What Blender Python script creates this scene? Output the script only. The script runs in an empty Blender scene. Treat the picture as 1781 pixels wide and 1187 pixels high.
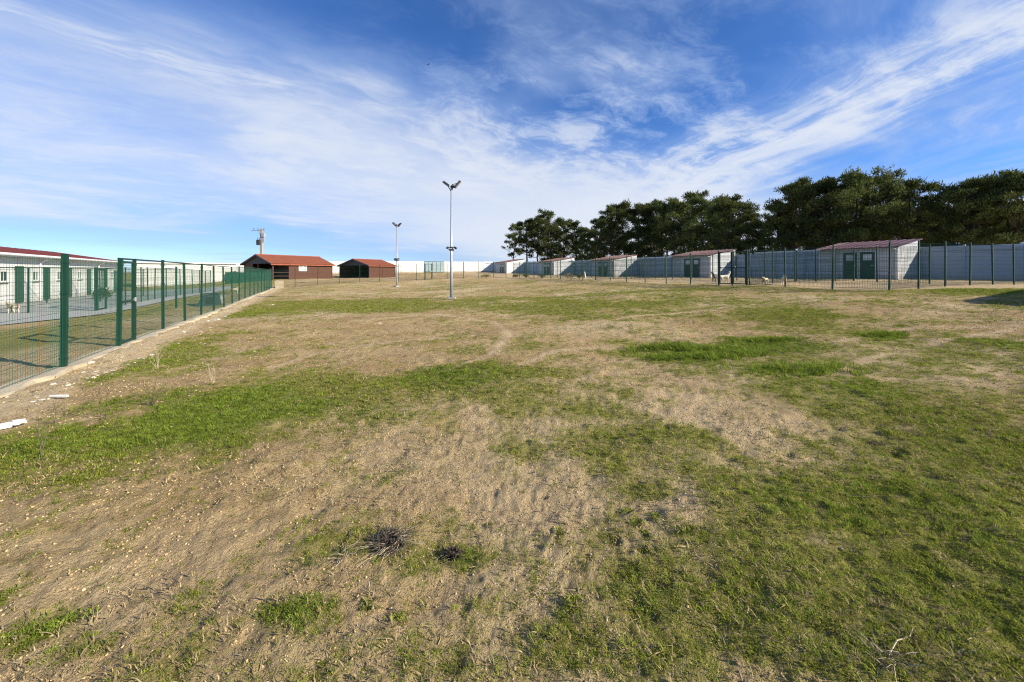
import bpy, bmesh, math, random
import numpy as np
from mathutils import Vector, Matrix, Euler

random.seed(7)
rng = np.random.default_rng(7)
R = math.radians
scene = bpy.context.scene
C = scene.collection

# ------------------------------------------------------------------ camera
CZ = 1.65                       # eye height above the ground at the photographer
F, CX, HY = 669.0, 890.5, 474.0  # focal length, centre column and horizon row read off the photograph
cam_d = bpy.data.cameras.new('camera')
cam = bpy.data.objects.new('camera', cam_d)
C.objects.link(cam)
cam.location = (0, 0, CZ)
cam.rotation_euler = (R(90), 0, 0)
cam_d.sensor_width = 36
cam_d.lens = 36 * F / 1781
cam_d.shift_y = -(593.5 - HY) / 1781
cam_d.clip_start = 0.05
cam_d.clip_end = 6000
scene.camera = cam

# ------------------------------------------------------------------ sky
SUN_AZ, SUN_EL = 109.2, 25.0     # clockwise from +Y, above the horizon
world = bpy.data.worlds.new('World')
scene.world = world
world.use_nodes = True
world.cycles.sampling_method = 'MANUAL'
world.cycles.sample_map_resolution = 256
wn, wl = world.node_tree.nodes, world.node_tree.links
wn.clear()


class NT:
    """small helper for building node trees"""
    def __init__(s, tree):
        s.t = tree; s.n = tree.nodes; s.l = tree.links

    def node(s, typ, **kw):
        n = s.n.new(typ)
        for k, v in kw.items():
            if isinstance(k, str) and hasattr(n, k):
                setattr(n, k, v)
        return n

    def put(s, sock, v):
        if isinstance(v, bpy.types.NodeSocket):
            s.l.new(v, sock)
        elif v is not None:
            sock.default_value = v

    def math(s, op, a, b=None, c=None, clamp=False):
        n = s.n.new('ShaderNodeMath'); n.operation = op; n.use_clamp = clamp
        s.put(n.inputs[0], a); s.put(n.inputs[1], b)
        if c is not None: s.put(n.inputs[2], c)
        return n.outputs[0]

    def xyz(s, x, y, z):
        n = s.n.new('ShaderNodeCombineXYZ')
        s.put(n.inputs[0], x); s.put(n.inputs[1], y); s.put(n.inputs[2], z)
        return n.outputs[0]

    def sep(s, v):
        n = s.n.new('ShaderNodeSeparateXYZ'); s.put(n.inputs[0], v)
        return n.outputs

    def noise(s, vec, scale, detail=4, rough=0.5, dist=0.0, lac=2.0, out=0):
        n = s.n.new('ShaderNodeTexNoise')
        if vec is not None: s.put(n.inputs['Vector'], vec)
        s.put(n.inputs['Scale'], scale); s.put(n.inputs['Detail'], detail)
        s.put(n.inputs['Roughness'], rough); s.put(n.inputs['Distortion'], dist)
        s.put(n.inputs['Lacunarity'], lac)
        return n.outputs[out]

    def ramp(s, fac, lo, hi, smooth=True):
        n = s.n.new('ShaderNodeMapRange')
        n.interpolation_type = 'SMOOTHSTEP' if smooth else 'LINEAR'
        s.put(n.inputs[0], fac); s.put(n.inputs[1], lo); s.put(n.inputs[2], hi)
        n.inputs[3].default_value = 0; n.inputs[4].default_value = 1
        return n.outputs[0]

    def mix(s, fac, a, b, blend='MIX'):
        n = s.n.new('ShaderNodeMix'); n.data_type = 'RGBA'; n.blend_type = blend
        s.put(n.inputs[0], fac)
        for i, v in ((6, a), (7, b)):
            if isinstance(v, (tuple, list)) and len(v) == 3: v = (*v, 1)
            s.put(n.inputs[i], v)
        return n.outputs[2]


W = NT(world.node_tree)
tc = W.node('ShaderNodeTexCoord')
dx, dy, dz = W.sep(tc.outputs['Generated'])
sky = wn.new('ShaderNodeTexSky')
sky.sky_type = 'NISHITA'
sky.sun_disc = False
sky.sun_elevation = R(SUN_EL)
sky.sun_rotation = R(SUN_AZ)
sky.altitude = 1500
sky.air_density = 1.0
sky.dust_density = 0.0
sky.ozone_density = 1.5
# cirrus: a thin layer far overhead, seen in perspective
zz = W.math('ADD', W.math('MAXIMUM', dz, 0.0), 0.10)
cu = W.math('DIVIDE', dx, zz)
cv = W.math('DIVIDE', dy, zz)
PL = W.xyz(cu, cv, 0.0)


def warp(vec, scale, amt, detail=3):
    n = W.node('ShaderNodeVectorMath', operation='SUBTRACT')
    W.put(n.inputs[0], W.noise(vec, scale, detail, 0.55, out=1)); n.inputs[1].default_value = (0.5, 0.5, 0.5)
    m = W.node('ShaderNodeVectorMath', operation='MULTIPLY_ADD')
    W.put(m.inputs[0], n.outputs[0]); m.inputs[1].default_value = (amt, amt, 0); W.put(m.inputs[2], vec)
    return m.outputs[0]


def gauss(x, w):
    return W.math('POWER', 2.71828, W.math('MULTIPLY', W.math('MULTIPLY', x, x), -1.0 / (w * w)))


def lin(a, x, b, y, c=0.0):
    return W.math('ADD', W.math('ADD', W.math('MULTIPLY', x, a), W.math('MULTIPLY', y, b)), c)


def tex(x, y, ang, sa, sb, z, detail, rough, lo, hi, dist=0.0):
    """noise stretched along direction ang of the layer"""
    a = lin(math.sin(ang) * sa, x, math.cos(ang) * sa, y)
    b = lin(math.cos(ang) * sb, x, -math.sin(ang) * sb, y)
    return W.ramp(W.noise(W.xyz(b, a, z), 1.0, detail, rough, dist), lo, hi)


wx, wy, _ = W.sep(warp(PL, 0.8, 0.9, 4))
fx, fy, _ = W.sep(warp(warp(PL, 0.9, 0.6, 3), 4.0, 0.12, 4))
q = lin(-0.8, wx, 1.0, wy)
soft = tex(wx, wy, -0.9, 0.35, 0.55, 3.1, 3, 0.45, 0.28, 0.72)
fibre = tex(fx, fy, -0.16, 0.45, 3.2, 7.7, 9, 0.66, 0.40, 0.70)
fibre2 = tex(fx, fy, 0.88, 0.8, 3.4, 2.2, 9, 0.67, 0.42, 0.70)
puff = tex(fx, fy, 0.9, 2.1, 3.4, 1.3, 10, 0.68, 0.42, 0.70)
patch = tex(wx, wy, 0.3, 0.7, 0.9, 5.9, 4, 0.5, 0.40, 0.72)
patch2 = tex(wx, wy, 0.88, 1.7, 0.8, 9.4, 2, 0.5, 0.42, 0.60)
# broad sheet to the west with a fibrous upper edge
sheet = W.math('MULTIPLY', W.ramp(q, 1.45, 3.0), W.ramp(q, 9.5, 5.6))
sheet = W.math('MULTIPLY', sheet, W.math('ADD', 0.42, W.math('ADD', W.math('MULTIPLY', soft, 0.66), W.math('MULTIPLY', W.math('MULTIPLY', puff, soft), 0.75))))
rim = W.math('MULTIPLY', gauss(W.math('SUBTRACT', lin(-0.8, fx, 1.0, fy), 2.42), 0.11), W.ramp(cu, 0.4, -0.5))
rim = W.math('MULTIPLY', rim, W.math('MULTIPLY', patch2, W.math('ADD', 0.15, W.math('MULTIPLY', fibre2, 1.9))))
# long plume to the east, widening towards the horizon
pc = lin(1.0, fx, 0.16, fy, -1.76)
plume = gauss(W.math('DIVIDE', pc, W.math('ADD', 0.17, W.math('MULTIPLY', W.math('MAXIMUM', fy, 0.0), 0.10))), 1.0)
plume = W.math('MULTIPLY', plume, W.math('ADD', 0.35, W.math('ADD', W.math('MULTIPLY', fibre, 1.5), W.math('MULTIPLY', puff, 1.2))))
# torn wisps between them and thin fibres everywhere
wisps = W.math('MULTIPLY', gauss(W.math('SQRT', W.math('ADD', W.math('POWER', W.math('ABSOLUTE', W.math('SUBTRACT', wx, 0.45)), 2.0), W.math('POWER', W.math('ABSOLUTE', W.math('SUBTRACT', wy, 2.1)), 2.0))), 0.85), W.math('ADD', W.math('MULTIPLY', puff, 1.0), W.math('MULTIPLY', patch, 0.25)))
thin = W.math('MULTIPLY', W.math('MULTIPLY', patch, W.math('ADD', 0.35, W.math('MULTIPLY', fibre2, 0.9))), 0.75)
east = W.math('MULTIPLY', W.math('MULTIPLY', fibre, W.ramp(pc, 0.0, 0.9)), 0.42)
low = W.math('MULTIPLY', W.ramp(cv, 2.2, 4.0), W.math('MULTIPLY', W.ramp(cu, -2.6, 0.2), 1.1))
dens = W.math('ADD', W.math('ADD', W.math('ADD', sheet, rim), W.math('ADD', plume, wisps)), W.math('ADD', W.math('ADD', thin, east), low))
dens = W.math('MULTIPLY', dens, W.ramp(dz, -0.04, 0.10))
dens = W.math('SUBTRACT', 1.0, W.math('POWER', 2.71828, W.math('MULTIPLY', dens, -1.35)))
SKY_STRENGTH = 0.088
hs = W.node('ShaderNodeHueSaturation'); hs.inputs['Saturation'].default_value = 1.10
W.put(hs.inputs['Color'], W.mix(1.0, sky.outputs[0], (0.70, 0.86, 1.22), 'MULTIPLY'))
bg1 = wn.new('ShaderNodeBackground'); bg1.inputs[1].default_value = SKY_STRENGTH
lowsky = W.math('ADD', 0.70, W.math('MULTIPLY', W.ramp(dz, -0.02, 0.22), 0.30))   # sky colour darkened towards the horizon, least in blue
W.put(bg1.inputs[0], W.mix(1.0, hs.outputs[0], W.xyz(W.math('MULTIPLY', lowsky, 0.97), lowsky, W.math('ADD', W.math('MULTIPLY', lowsky, 0.75), 0.25)), 'MULTIPLY'))
bg2 = wn.new('ShaderNodeBackground'); bg2.inputs[1].default_value = 0.56
W.put(bg2.inputs[0], W.mix(W.ramp(dens, 0.35, 0.95), (0.47, 0.62, 0.93), (0.80, 0.86, 0.97)))
mixs = wn.new('ShaderNodeMixShader')
W.put(mixs.inputs[0], dens); W.put(mixs.inputs[1], bg1.outputs[0]); W.put(mixs.inputs[2], bg2.outputs[0])
wout = wn.new('ShaderNodeOutputWorld')
W.put(wout.inputs[0], mixs.outputs[0])

# ------------------------------------------------------------------ sun
sun_d = bpy.data.lights.new('sun', 'SUN')
sun_d.energy = 5.0
sun_d.angle = R(0.53)
sun_d.color = (1.0, 0.915, 0.76)
sun = bpy.data.objects.new('sun', sun_d)
C.objects.link(sun)
to_sun = Vector((math.sin(R(SUN_AZ)) * math.cos(R(SUN_EL)), math.cos(R(SUN_AZ)) * math.cos(R(SUN_EL)), math.sin(R(SUN_EL))))
sun.rotation_euler = to_sun.to_track_quat('Z', 'Y').to_euler()
sun.location = (60, -20, 60)

vs = scene.view_settings
vs.view_transform = 'Standard'; vs.look = 'None'; vs.gamma = 1.0
vs.use_curve_mapping = False
vs.exposure = 0.78
scene.cycles.use_denoising = True
scene.cycles.denoiser = "OPENIMAGEDENOISE"
scene.cycles.denoising_prefilter = "NONE"
scene.cycles.filter_width = 1.15
scene.cycles.max_bounces = 6
scene.cycles.transparent_max_bounces = 16
scene.cycles.sample_clamp_indirect = 4.0
scene.cycles.caustics_reflective = False
scene.cycles.caustics_refractive = False

# ================================================================== helpers
def hash2(ix, iy, seed):
    h = (ix.astype(np.int64) * 374761393 + iy.astype(np.int64) * 668265263 + seed * 1442695041) & 0xffffffff
    h = ((h ^ (h >> 13)) * 1274126177) & 0xffffffff
    h = ((h ^ (h >> 16)) * 2246822519) & 0xffffffff
    return ((h ^ (h >> 15)) & 0xffffff).astype(np.float64) / 0xffffff


def vnoise(x, y, seed=0):
    ix, iy = np.floor(x), np.floor(y)
    fx, fy = x - ix, y - iy
    fx = fx * fx * (3 - 2 * fx); fy = fy * fy * (3 - 2 * fy)
    a = hash2(ix, iy, seed); b = hash2(ix + 1, iy, seed)
    c = hash2(ix, iy + 1, seed); d = hash2(ix + 1, iy + 1, seed)
    return (a * (1 - fx) + b * fx) * (1 - fy) + (c * (1 - fx) + d * fx) * fy


def fbm(x, y, scale, octaves=4, seed=0, rough=0.5):
    t, amp, tot = 0, 1.0, 0
    for o in range(octaves):
        t = t + amp * vnoise(x * scale + 17.3 * o, y * scale - 9.1 * o, seed + o * 31)
        tot += amp; amp *= rough; scale *= 2.03
    return t / tot


def sstep(a, b, x):
    t = np.clip((x - a) / (b - a), 0, 1)
    return t * t * (3 - 2 * t)


# ---- lie of the land: surveyed points (x, y, height relative to the eye), joined by a smooth surface
PTS = np.array([
    (0, 0, -1.65), (3, -5, -1.6), (-5, -5, -1.7), (-7.8, 6.7, -1.68), (-11.2, 13.3, -1.68), (-16, 22.7, -1.69),
    (-20, 30.5, -1.68), (-24.6, 39.4, -1.62), (-3.5, 22, -1.51), (-12.1, 40.5, -1.5), (2, 8, -1.58), (8, 8, -1.35),
    (10.5, 14, -1.06), (5, 20, -1.2), (0, 31, -1.2), (-9, 30, -1.52), (-3, 12, -1.62), (14, 9, -1.0), (20, 8, -0.9),
    (15.4, 15.7, -0.75), (13, 21.5, -0.73), (7.4, 34.3, -0.70), (3.5, 43, -0.68), (0, 52, -0.66),
    (20, 17.3, -0.62), (24, 18.8, -0.60), (-22.8, 40.3, -1.53), (-20.8, 41.35, -1.35), (-18.9, 42.3, -1.16),
    (-17, 43.3, -1.10), (-15.3, 44.2, -1.08), (-11.7, 46, -0.96), (-8, 47.8, -0.80), (-6.3, 48.8, -0.70),
    (-32.4, 52, -1.0), (-38.4, 55, -1.05), (-28, 60.5, -1.0), (-23.6, 63.4, -0.95), (-30, 66, -0.95), (-21, 69, -0.85),
    (-29, 46, -1.15), (-4.8, 95.8, 0.08), (-25.3, 84.6, -0.1), (-36, 78.7, -0.3), (-50, 71, -0.9),
    (27.5, 27.4, -0.54), (31.4, 29.6, -0.52), (21.1, 40.3, -0.57), (14.1, 52.6, -0.62), (7.3, 65, -0.5), (0, 78, -0.3),
    (33.6, 26, -0.56), (39, 15, -0.6), (-19, 17, -1.80), (-27, 21, -1.72), (-33, 30, -1.82), (-37, 36, -1.9),
    (-30, 37, -1.85), (-46, 52, -1.75), (-39, 51, -1.6), (-25, 10, -1.75), (-15, 8, -1.74), (40, 50, -0.4),
    (30, 80, -0.3), (60, 40, -0.5), (10, 100, -0.1), (-60, 60, -1.6)] +
    [(160 * math.cos(a), 160 * math.sin(a), -0.7) for a in np.arange(0, 6.28, 0.52)])


def mq(r2):
    return np.sqrt(r2 + 9.0)


_d2 = (PTS[:, None, 0] - PTS[None, :, 0]) ** 2 + (PTS[:, None, 1] - PTS[None, :, 1]) ** 2
_n = len(PTS)
_A = np.zeros((_n + 1, _n + 1)); _A[:_n, :_n] = mq(_d2) + np.eye(_n) * -0.02; _A[_n, :_n] = 1; _A[:_n, _n] = 1
_w = np.linalg.solve(_A, np.append(PTS[:, 2], 0))


def gzv(x, y):
    x = np.asarray(x, float); y = np.asarray(y, float)
    z = np.full(x.shape, _w[_n])
    for i in range(_n):
        z = z + _w[i] * mq((x - PTS[i, 0]) ** 2 + (y - PTS[i, 1]) ** 2)
    r = np.hypot(x, y)
    k = sstep(110, 170, r)
    return z * (1 - k) - 0.7 * k + CZ


def gz(x, y):
    return float(gzv(np.array([x]), np.array([y]))[0])


# axes of the place
FD = Vector((-0.457, 0.889, 0)).normalized()     # along the left fence, away from the camera
FP = Vector((-0.889, -0.457, 0)).normalized()    # from that fence towards the kennels
F0 = Vector((-7.8, 6.69, 0))
WD = Vector((0.48, -0.877, 0)).normalized()      # along the sheds' perimeter wall, towards the camera
WN = Vector((0.877, 0.48, 0)).normalized()       # through that wall to the pines
W0 = Vector((27.7, 36.4, 0))
RD = Vector((-0.395, 0.919, 0)).normalized()     # along the right fence, away from the camera
R0 = Vector((15.4, 15.7, 0))
RB = Vector((0.94, 0.34, 0)).normalized()        # its branch to the right


def fence_frame(x, y):
    a = (x - F0.x) * FD.x + (y - F0.y) * FD.y
    p = (x - F0.x) * FP.x + (y - F0.y) * FP.y
    return a, p


def ground_at(px, py):
    """where the sight line of a photograph point meets the ground"""
    z = 0.0
    for _ in range(8):
        Y = F * (CZ - z) / max(py - HY, 1)
        z = gz((px - CX) / F * Y, Y)
    return (px - CX) / F * Y, Y


def wpatch(px, py, rx, ry, s, lush):
    x, y = ground_at(px, py)
    _, y1 = ground_at(px, py - ry); _, y2 = ground_at(px, py + ry)
    return (x, y, rx * y / F, max((y1 - y2) / 2, 0.1), s, lush)


GREEN = [wpatch(*a) for a in (
    (640, 531, 250, 11, .75, .15), (1040, 512, 200, 11, .75, .15), (940, 535, 120, 9, .55, .1), (1370, 548, 75, 22, .85, .35),
    (1215, 612, 100, 13, 1.1, 1.0), (1340, 598, 70, 14, 1.0, .9), (1320, 640, 140, 22, .95, .6), (1460, 672, 140, 24, .9, .55),
    (1540, 582, 36, 8, 1.1, 1.0), (1620, 720, 190, 40, .75, .3), (1765, 600, 40, 22, .9, .6), (1700, 800, 130, 60, .85, .4),
    (1560, 880, 200, 70, .85, .35), (1700, 950, 130, 90, .95, .45), (1390, 880, 120, 50, .9, .4), (1330, 970, 55, 70, .85, .3),
    (1180, 770, 70, 25, .75, .4), (1070, 775, 95, 40, .9, .5), (1000, 705, 70, 22, .8, .5), (1560, 1000, 160, 60, .75, .3),
    (1140, 1040, 80, 45, .75, .6), (980, 1120, 100, 50, .75, .3), (1180, 1130, 120, 50, .7, .3), (1480, 1120, 110, 40, .75, .5),
    (1330, 1060, 80, 50, .45, .2), (1730, 1130, 70, 40, .5, .2), (1620, 1110, 90, 30, .5, .2),
    (400, 715, 190, 40, 1.1, .95), (240, 750, 160, 34, 1.0, .8), (60, 775, 130, 30, .9, .6), (570, 690, 130, 36, .85, .5),
    (800, 655, 110, 18, 1.0, .85), (700, 690, 120, 22, .6, .3), (870, 690, 130, 24, .75, .4), (480, 760, 120, 22, .5, .2),
    (250, 632, 70, 20, .85, .5), (340, 592, 70, 14, .75, .4), (430, 543, 60, 8, .85, .5), (170, 668, 80, 16, .9, .5), (215, 648, 70, 14, .85, .5), (300, 606, 60, 12, .85, .5),
    (110, 1088, 55, 26, .9, .6), (500, 1078, 60, 30, .95, .8), (640, 955, 100, 40, .75, .3), (800, 958, 30, 17, 1.0, .7),
    (15, 1050, 30, 20, .8, .5), (150, 1140, 50, 20, .7, .5), (300, 1060, 40, 12, .4, .2), (935, 788, 50, 16, .6, .2),
    (700, 900, 160, 12, .3, .1), (200, 830, 140, 14, .35, .1), (1120, 860, 70, 18, .5, .2), (1660, 500, 90, 6, .85, .5),
    (1560, 640, 90, 14, .4, .2), (1060, 590, 30, 8, .6, .4), (450, 612, 30, 8, .5, .3), (1000, 560, 60, 6, .3, .1))]
BARE = [wpatch(*a) for a in ((1330, 725, 160, 28, .75, 0), (1215, 905, 90, 40, .6, 0), (600, 575, 260, 24, .5, 0),
                             (300, 930, 260, 80, .25, 0), (840, 870, 140, 40, .4, 0), (1690, 545, 130, 22, .7, 0),
                             (1480, 1010, 60, 24, .5, 0), (1560, 950, 26, 16, .6, 0), (900, 990, 100, 50, .3, 0))]
TRACKS = [[ground_at(*p) for p in t] for t in (
    [(470, 640), (560, 612), (680, 594), (830, 585)], [(620, 560), (760, 548), (860, 560), (885, 585), (850, 622), (760, 655)],
    [(1781, 556), (1640, 590), (1520, 622), (1430, 655)], [(1781, 535), (1600, 565), (1440, 596)], [(1000, 570), (1120, 548), (1240, 540)],
    [(900, 640), (960, 615), (1040, 604)])]


def blob(pl, x, y, warpx, warpy):
    out = np.zeros(x.shape); lush = np.zeros(x.shape)
    for (cx, cy, rx, ry, s, l) in pl:
        d = np.hypot((x - cx + warpx * min(rx, 2.5)) / rx, (y - cy + warpy * min(ry, 2.5)) / ry)
        v = s * (1 - sstep(0.10, 1.95, d))
        lush = np.maximum(lush, v * l)
        out = np.maximum(out, v)
    return out, lush


def cover(x, y):
    """green cover, lushness and pale-sand share of the ground at points"""
    x = np.asarray(x, float); y = np.asarray(y, float)
    wx = (fbm(x, y, 0.9, 4, 5) - 0.5) * 1.6; wy = (fbm(x, y, 0.9, 4, 91) - 0.5) * 1.6
    g, l = blob(GREEN, x, y, wx, wy)
    b, _ = blob(BARE, x, y, wx, wy)
    n = fbm(x, y, 0.55, 5, 3, 0.55); n2 = fbm(x, y, 2.6, 4, 44, 0.6)
    a, p = fence_frame(x, y)
    n3 = fbm(x, y, 0.16, 3, 505)
    g = g * 0.95 + (n - 0.5) * 1.15 + (n2 - 0.5) * 1.35 + (n3 - 0.5) * 0.6 - b * 0.55 + 0.36 + 0.16 * sstep(-0.6, 0.9, x / (np.abs(y) + 1.0))
    yard = sstep(0.1, 0.5, p)
    g = g * (1 - yard) + yard * ((n - 0.42) * 1.8 + 0.75 * np.exp(-((p - 3.2) / 1.0) ** 2) + 0.15)
    g = g + 0.6 * yard * sstep(36, 40, a)
    far = sstep(38, 46, y) * (1 - yard)
    g = g * (1 - far) + far * (n - 0.35) * 1.2
    kerb = np.exp(-((p + 0.48 + (n2 - 0.5) * 0.8) / 0.40) ** 2) * sstep(-8, -3, a) * (1 - sstep(36, 39, a))
    g = g - kerb * 1.5
    sand = np.clip(kerb * 1.15, 0, 1)
    for t in TRACKS:
        d = np.full(x.shape, 9.0)
        for (x0, y0), (x1, y1) in zip(t[:-1], t[1:]):
            ux, uy = x1 - x0, y1 - y0
            k = np.clip(((x - x0) * ux + (y - y0) * uy) / (ux * ux + uy * uy), 0, 1)
            d = np.minimum(d, np.hypot(x - x0 - k * ux, y - y0 - k * uy))
        d = d + wx * 0.10
        s = np.exp(-(d / (0.05 + 0.006 * np.hypot(x, y))) ** 2)
        sand = np.maximum(sand, s * 0.55); g = g - s * 0.6
    r = (x - R0.x) * RD.y - (y - R0.y) * RD.x       # right of the right-hand fence
    yr = sstep(-0.3, 0.6, r) * sstep(15, 17, y)
    sand = np.maximum(sand, yr * 0.5)
    g = g * (1 - yr * 0.8)
    sand = np.maximum(sand, sstep(0.52, 0.75, fbm(x, y, 0.28, 4, 71)) * 0.5)
    return np.clip(g, 0, 1.3), np.clip(l, 0, 1), np.clip(sand, 0, 1)


def bumps(x, y):
    r = np.hypot(x, y)
    _, p = fence_frame(x, y)
    flat = 1 - 0.92 * sstep(2.5, 4.0, p)
    n = (fbm(x, y, 0.35, 3, 11) - 0.5) * 0.16
    n = n + (fbm(x, y, 1.5, 3, 12) - 0.5) * 0.055
    n = n + (fbm(x, y, 6.5, 3, 13) - 0.5) * 0.044 * (1 - sstep(12, 30, r))
    n = n + (fbm(x, y, 21.0, 2, 14) - 0.5) * 0.022 * (1 - sstep(4, 9, r))
    return n * flat * (1 - sstep(60, 90, r))


HOLES = [(*ground_at(px, py), rr, dd) for px, py, rr, dd in (
    (1068, 938, .035, .035), (945, 860, .03, .03), (1155, 745, .04, .03), (1145, 893, .03, .03), (1370, 790, .05, .04),
    (1455, 745, .06, .04), (1525, 742, .06, .04), (1515, 770, .06, .04), (1560, 790, .06, .05), (1450, 1040, .03, .03),
    (1320, 1000, .03, .02), (802, 1150, .03, .03), (600, 800, .04, .02), (1350, 760, .05, .03))]


def gtop(x, y):
    x = np.asarray(x, float); y = np.asarray(y, float)
    z = gzv(x, y) + bumps(x, y)
    for hx, hy, rr, dd in HOLES:
        z = z - dd * np.exp(-((x - hx) ** 2 + (y - hy) ** 2) / rr ** 2)
    return z


def gt(x, y):
    return float(gtop(np.array([x]), np.array([y]))[0])


# ---- materials
def mat(name, col, rough=0.7, col2=None, scale=4.0, amount=0.5, bump=0.0, bscale=40.0, metal=0.0, spec=0.4, detail=5, stretch=None, dirt=0.0):
    m = bpy.data.materials.new(name); m.use_nodes = True
    t = NT(m.node_tree)
    b = m.node_tree.nodes['Principled BSDF']
    b.inputs['Roughness'].default_value = rough
    b.inputs['Metallic'].default_value = metal
    b.inputs['Specular IOR Level'].default_value = spec
    co = t.node('ShaderNodeTexCoord').outputs['Object']
    if stretch:
        mp = t.node('ShaderNodeMapping'); mp.inputs['Scale'].default_value = stretch
        t.put(mp.inputs['Vector'], co); co = mp.outputs[0]
    if col2 is None: col2 = tuple(c * 0.78 for c in col)
    f = t.ramp(t.noise(co, scale, detail, 0.6), 0.5 - 0.5 * (1 - amount) - 0.02, 0.5 + 0.5 * (1 - amount) + 0.02)
    cc = t.mix(f, col, col2)
    if dirt:     # no two sheets weather alike
        rr_ = t.math('ADD', 0.88, t.math('MULTIPLY', t.node('ShaderNodeObjectInfo').outputs['Random'], 0.20))
        cc = t.mix(1.0, cc, t.xyz(rr_, rr_, rr_), 'MULTIPLY')
    if dirt:     # mud splashed up from the ground and rain streaks under the top edge
        ox, oy, oz = t.sep(t.node('ShaderNodeTexCoord').outputs['Object'])
        edge_n = t.noise(t.xyz(ox, oy, 0.0), 3.0, 5, 0.65)
        sp = t.ramp(t.math('SUBTRACT', oz, t.math('MULTIPLY', edge_n, 0.75)), 0.12, -0.35)
        cc = t.mix(t.math('MULTIPLY', sp, dirt * 1.3), cc, (0.26, 0.19, 0.11))
        stk = t.ramp(t.noise(t.xyz(t.math('MULTIPLY', ox, 7.0), t.math('MULTIPLY', oy, 7.0), t.math('MULTIPLY', oz, 0.35)), 1.0, 4, 0.6), 0.54, 0.75)
        cc = t.mix(t.math('MULTIPLY', stk, dirt * 0.55), cc, (0.22, 0.20, 0.17))
    t.put(b.inputs['Base Color'], cc)
    if bump:
        bn = t.node('ShaderNodeBump'); bn.inputs['Strength'].default_value = bump; bn.inputs['Distance'].default_value = 0.02
        t.put(bn.inputs['Height'], t.noise(co, bscale, 4, 0.6)); t.put(b.inputs['Normal'], bn.outputs[0])
    return m


M = {}
M['green_steel'] = mat('green_steel', (0.005, 0.042, 0.026), 0.5, (0.004, 0.033, 0.021), 6, spec=0.3)
M['green_wire'] = mat('green_wire', (0.010, 0.070, 0.042), 0.5, (0.008, 0.055, 0.034), 3)
M['white_panel'] = mat('white_panel', (0.58, 0.59, 0.59), 0.45, (0.49, 0.50, 0.50), 1.2, 0.4, dirt=0.4)
M['white_wall'] = mat('white_wall', (0.78, 0.77, 0.73), 0.85, (0.66, 0.64, 0.60), 0.8, 0.4, 0.15, 60, dirt=0.6)
M['grey_panel'] = mat('grey_panel', (0.41, 0.47, 0.53), 0.5, (0.35, 0.41, 0.47), 0.9, 0.4, dirt=0.3)
M['galvanised'] = mat('galvanised', (0.55, 0.56, 0.57), 0.45, (0.42, 0.43, 0.44), 7, metal=0.5)
M['shadow_rail_grey'] = mat('shadow_rail_grey', (0.30, 0.33, 0.37), 0.5, (0.24, 0.27, 0.30), 7, metal=0.3)
M['pole_grey'] = mat('pole_grey', (0.42, 0.43, 0.44), 0.45, (0.34, 0.35, 0.36), 5, metal=0.3)
M['red_roof'] = mat('red_roof', (0.14, 0.036, 0.038), 0.55, (0.11, 0.03, 0.032), 1.5, spec=0.25)
M['gloss_red_roof'] = mat('gloss_red_roof', (0.125, 0.052, 0.050), 0.42, (0.10, 0.042, 0.042), 2.0, spec=0.4)
M['roof_tile'] = mat('roof_tile', (0.34, 0.105, 0.050), 0.8, (0.20, 0.062, 0.033), 2.6, 0.2, 0.3, 30)
M['brown_wood'] = mat('brown_wood', (0.105, 0.040, 0.021), 0.65, (0.065, 0.025, 0.014), 6, 0.3, 0.2, 60, stretch=(1, 1, 8))
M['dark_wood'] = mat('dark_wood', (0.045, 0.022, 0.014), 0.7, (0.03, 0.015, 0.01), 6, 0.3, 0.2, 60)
M['gable_grey'] = mat('gable_grey', (0.11, 0.115, 0.12), 0.8, (0.085, 0.09, 0.095), 5)
M['green_door'] = mat('green_door', (0.008, 0.060, 0.030), 0.4, (0.006, 0.045, 0.024), 3)
M['door_pane'] = mat('door_pane', (0.55, 0.60, 0.60), 0.25, (0.45, 0.50, 0.50), 3)
M['dark_glass'] = mat('dark_glass', (0.05, 0.06, 0.065), 0.12, (0.04, 0.05, 0.055), 2, spec=0.7)
M['white_paint'] = mat('white_paint', (0.80, 0.79, 0.76), 0.5, (0.70, 0.69, 0.66), 6)
M['concrete'] = mat('concrete', (0.40, 0.39, 0.36), 0.9, (0.30, 0.29, 0.265), 1.3, 0.3, 0.3, 30)
M['kerb'] = mat('kerb', (0.52, 0.45, 0.32), 0.95, (0.38, 0.31, 0.20), 3.2, 0.15, 0.8, 30)
M['lamp_dark'] = mat('lamp_dark', (0.045, 0.048, 0.05), 0.45, (0.035, 0.037, 0.04), 5)
M['lamp_glass'] = mat('lamp_glass', (0.35, 0.34, 0.30), 0.2, (0.28, 0.27, 0.24), 5, spec=0.7)
M['pole_concrete'] = mat('pole_concrete', (0.36, 0.34, 0.31), 0.9, (0.28, 0.265, 0.24), 3)
M['limestone'] = mat('limestone', (0.70, 0.66, 0.57), 0.9, (0.52, 0.47, 0.38), 9, 0.3, 0.5, 60)
M['plaster'] = mat('plaster', (0.80, 0.79, 0.76), 0.8, (0.66, 0.65, 0.61), 6, 0.3, 0.3, 40)
M['dry_stalk'] = mat('dry_stalk', (0.20, 0.155, 0.10), 0.9, (0.12, 0.09, 0.06), 12)
M['grey_stalk'] = mat('grey_stalk', (0.17, 0.135, 0.088), 0.9, (0.09, 0.07, 0.045), 12)
M['straw'] = mat('straw', (0.50, 0.42, 0.28), 0.85, (0.38, 0.31, 0.19), 10)
M['dark_litter'] = mat('dark_litter', (0.06, 0.045, 0.032), 0.95, (0.04, 0.03, 0.02), 12)
M['cream_fur'] = mat('cream_fur', (0.62, 0.52, 0.38), 0.9, (0.48, 0.37, 0.24), 7, 0.3, 0.5, 60)
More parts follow.
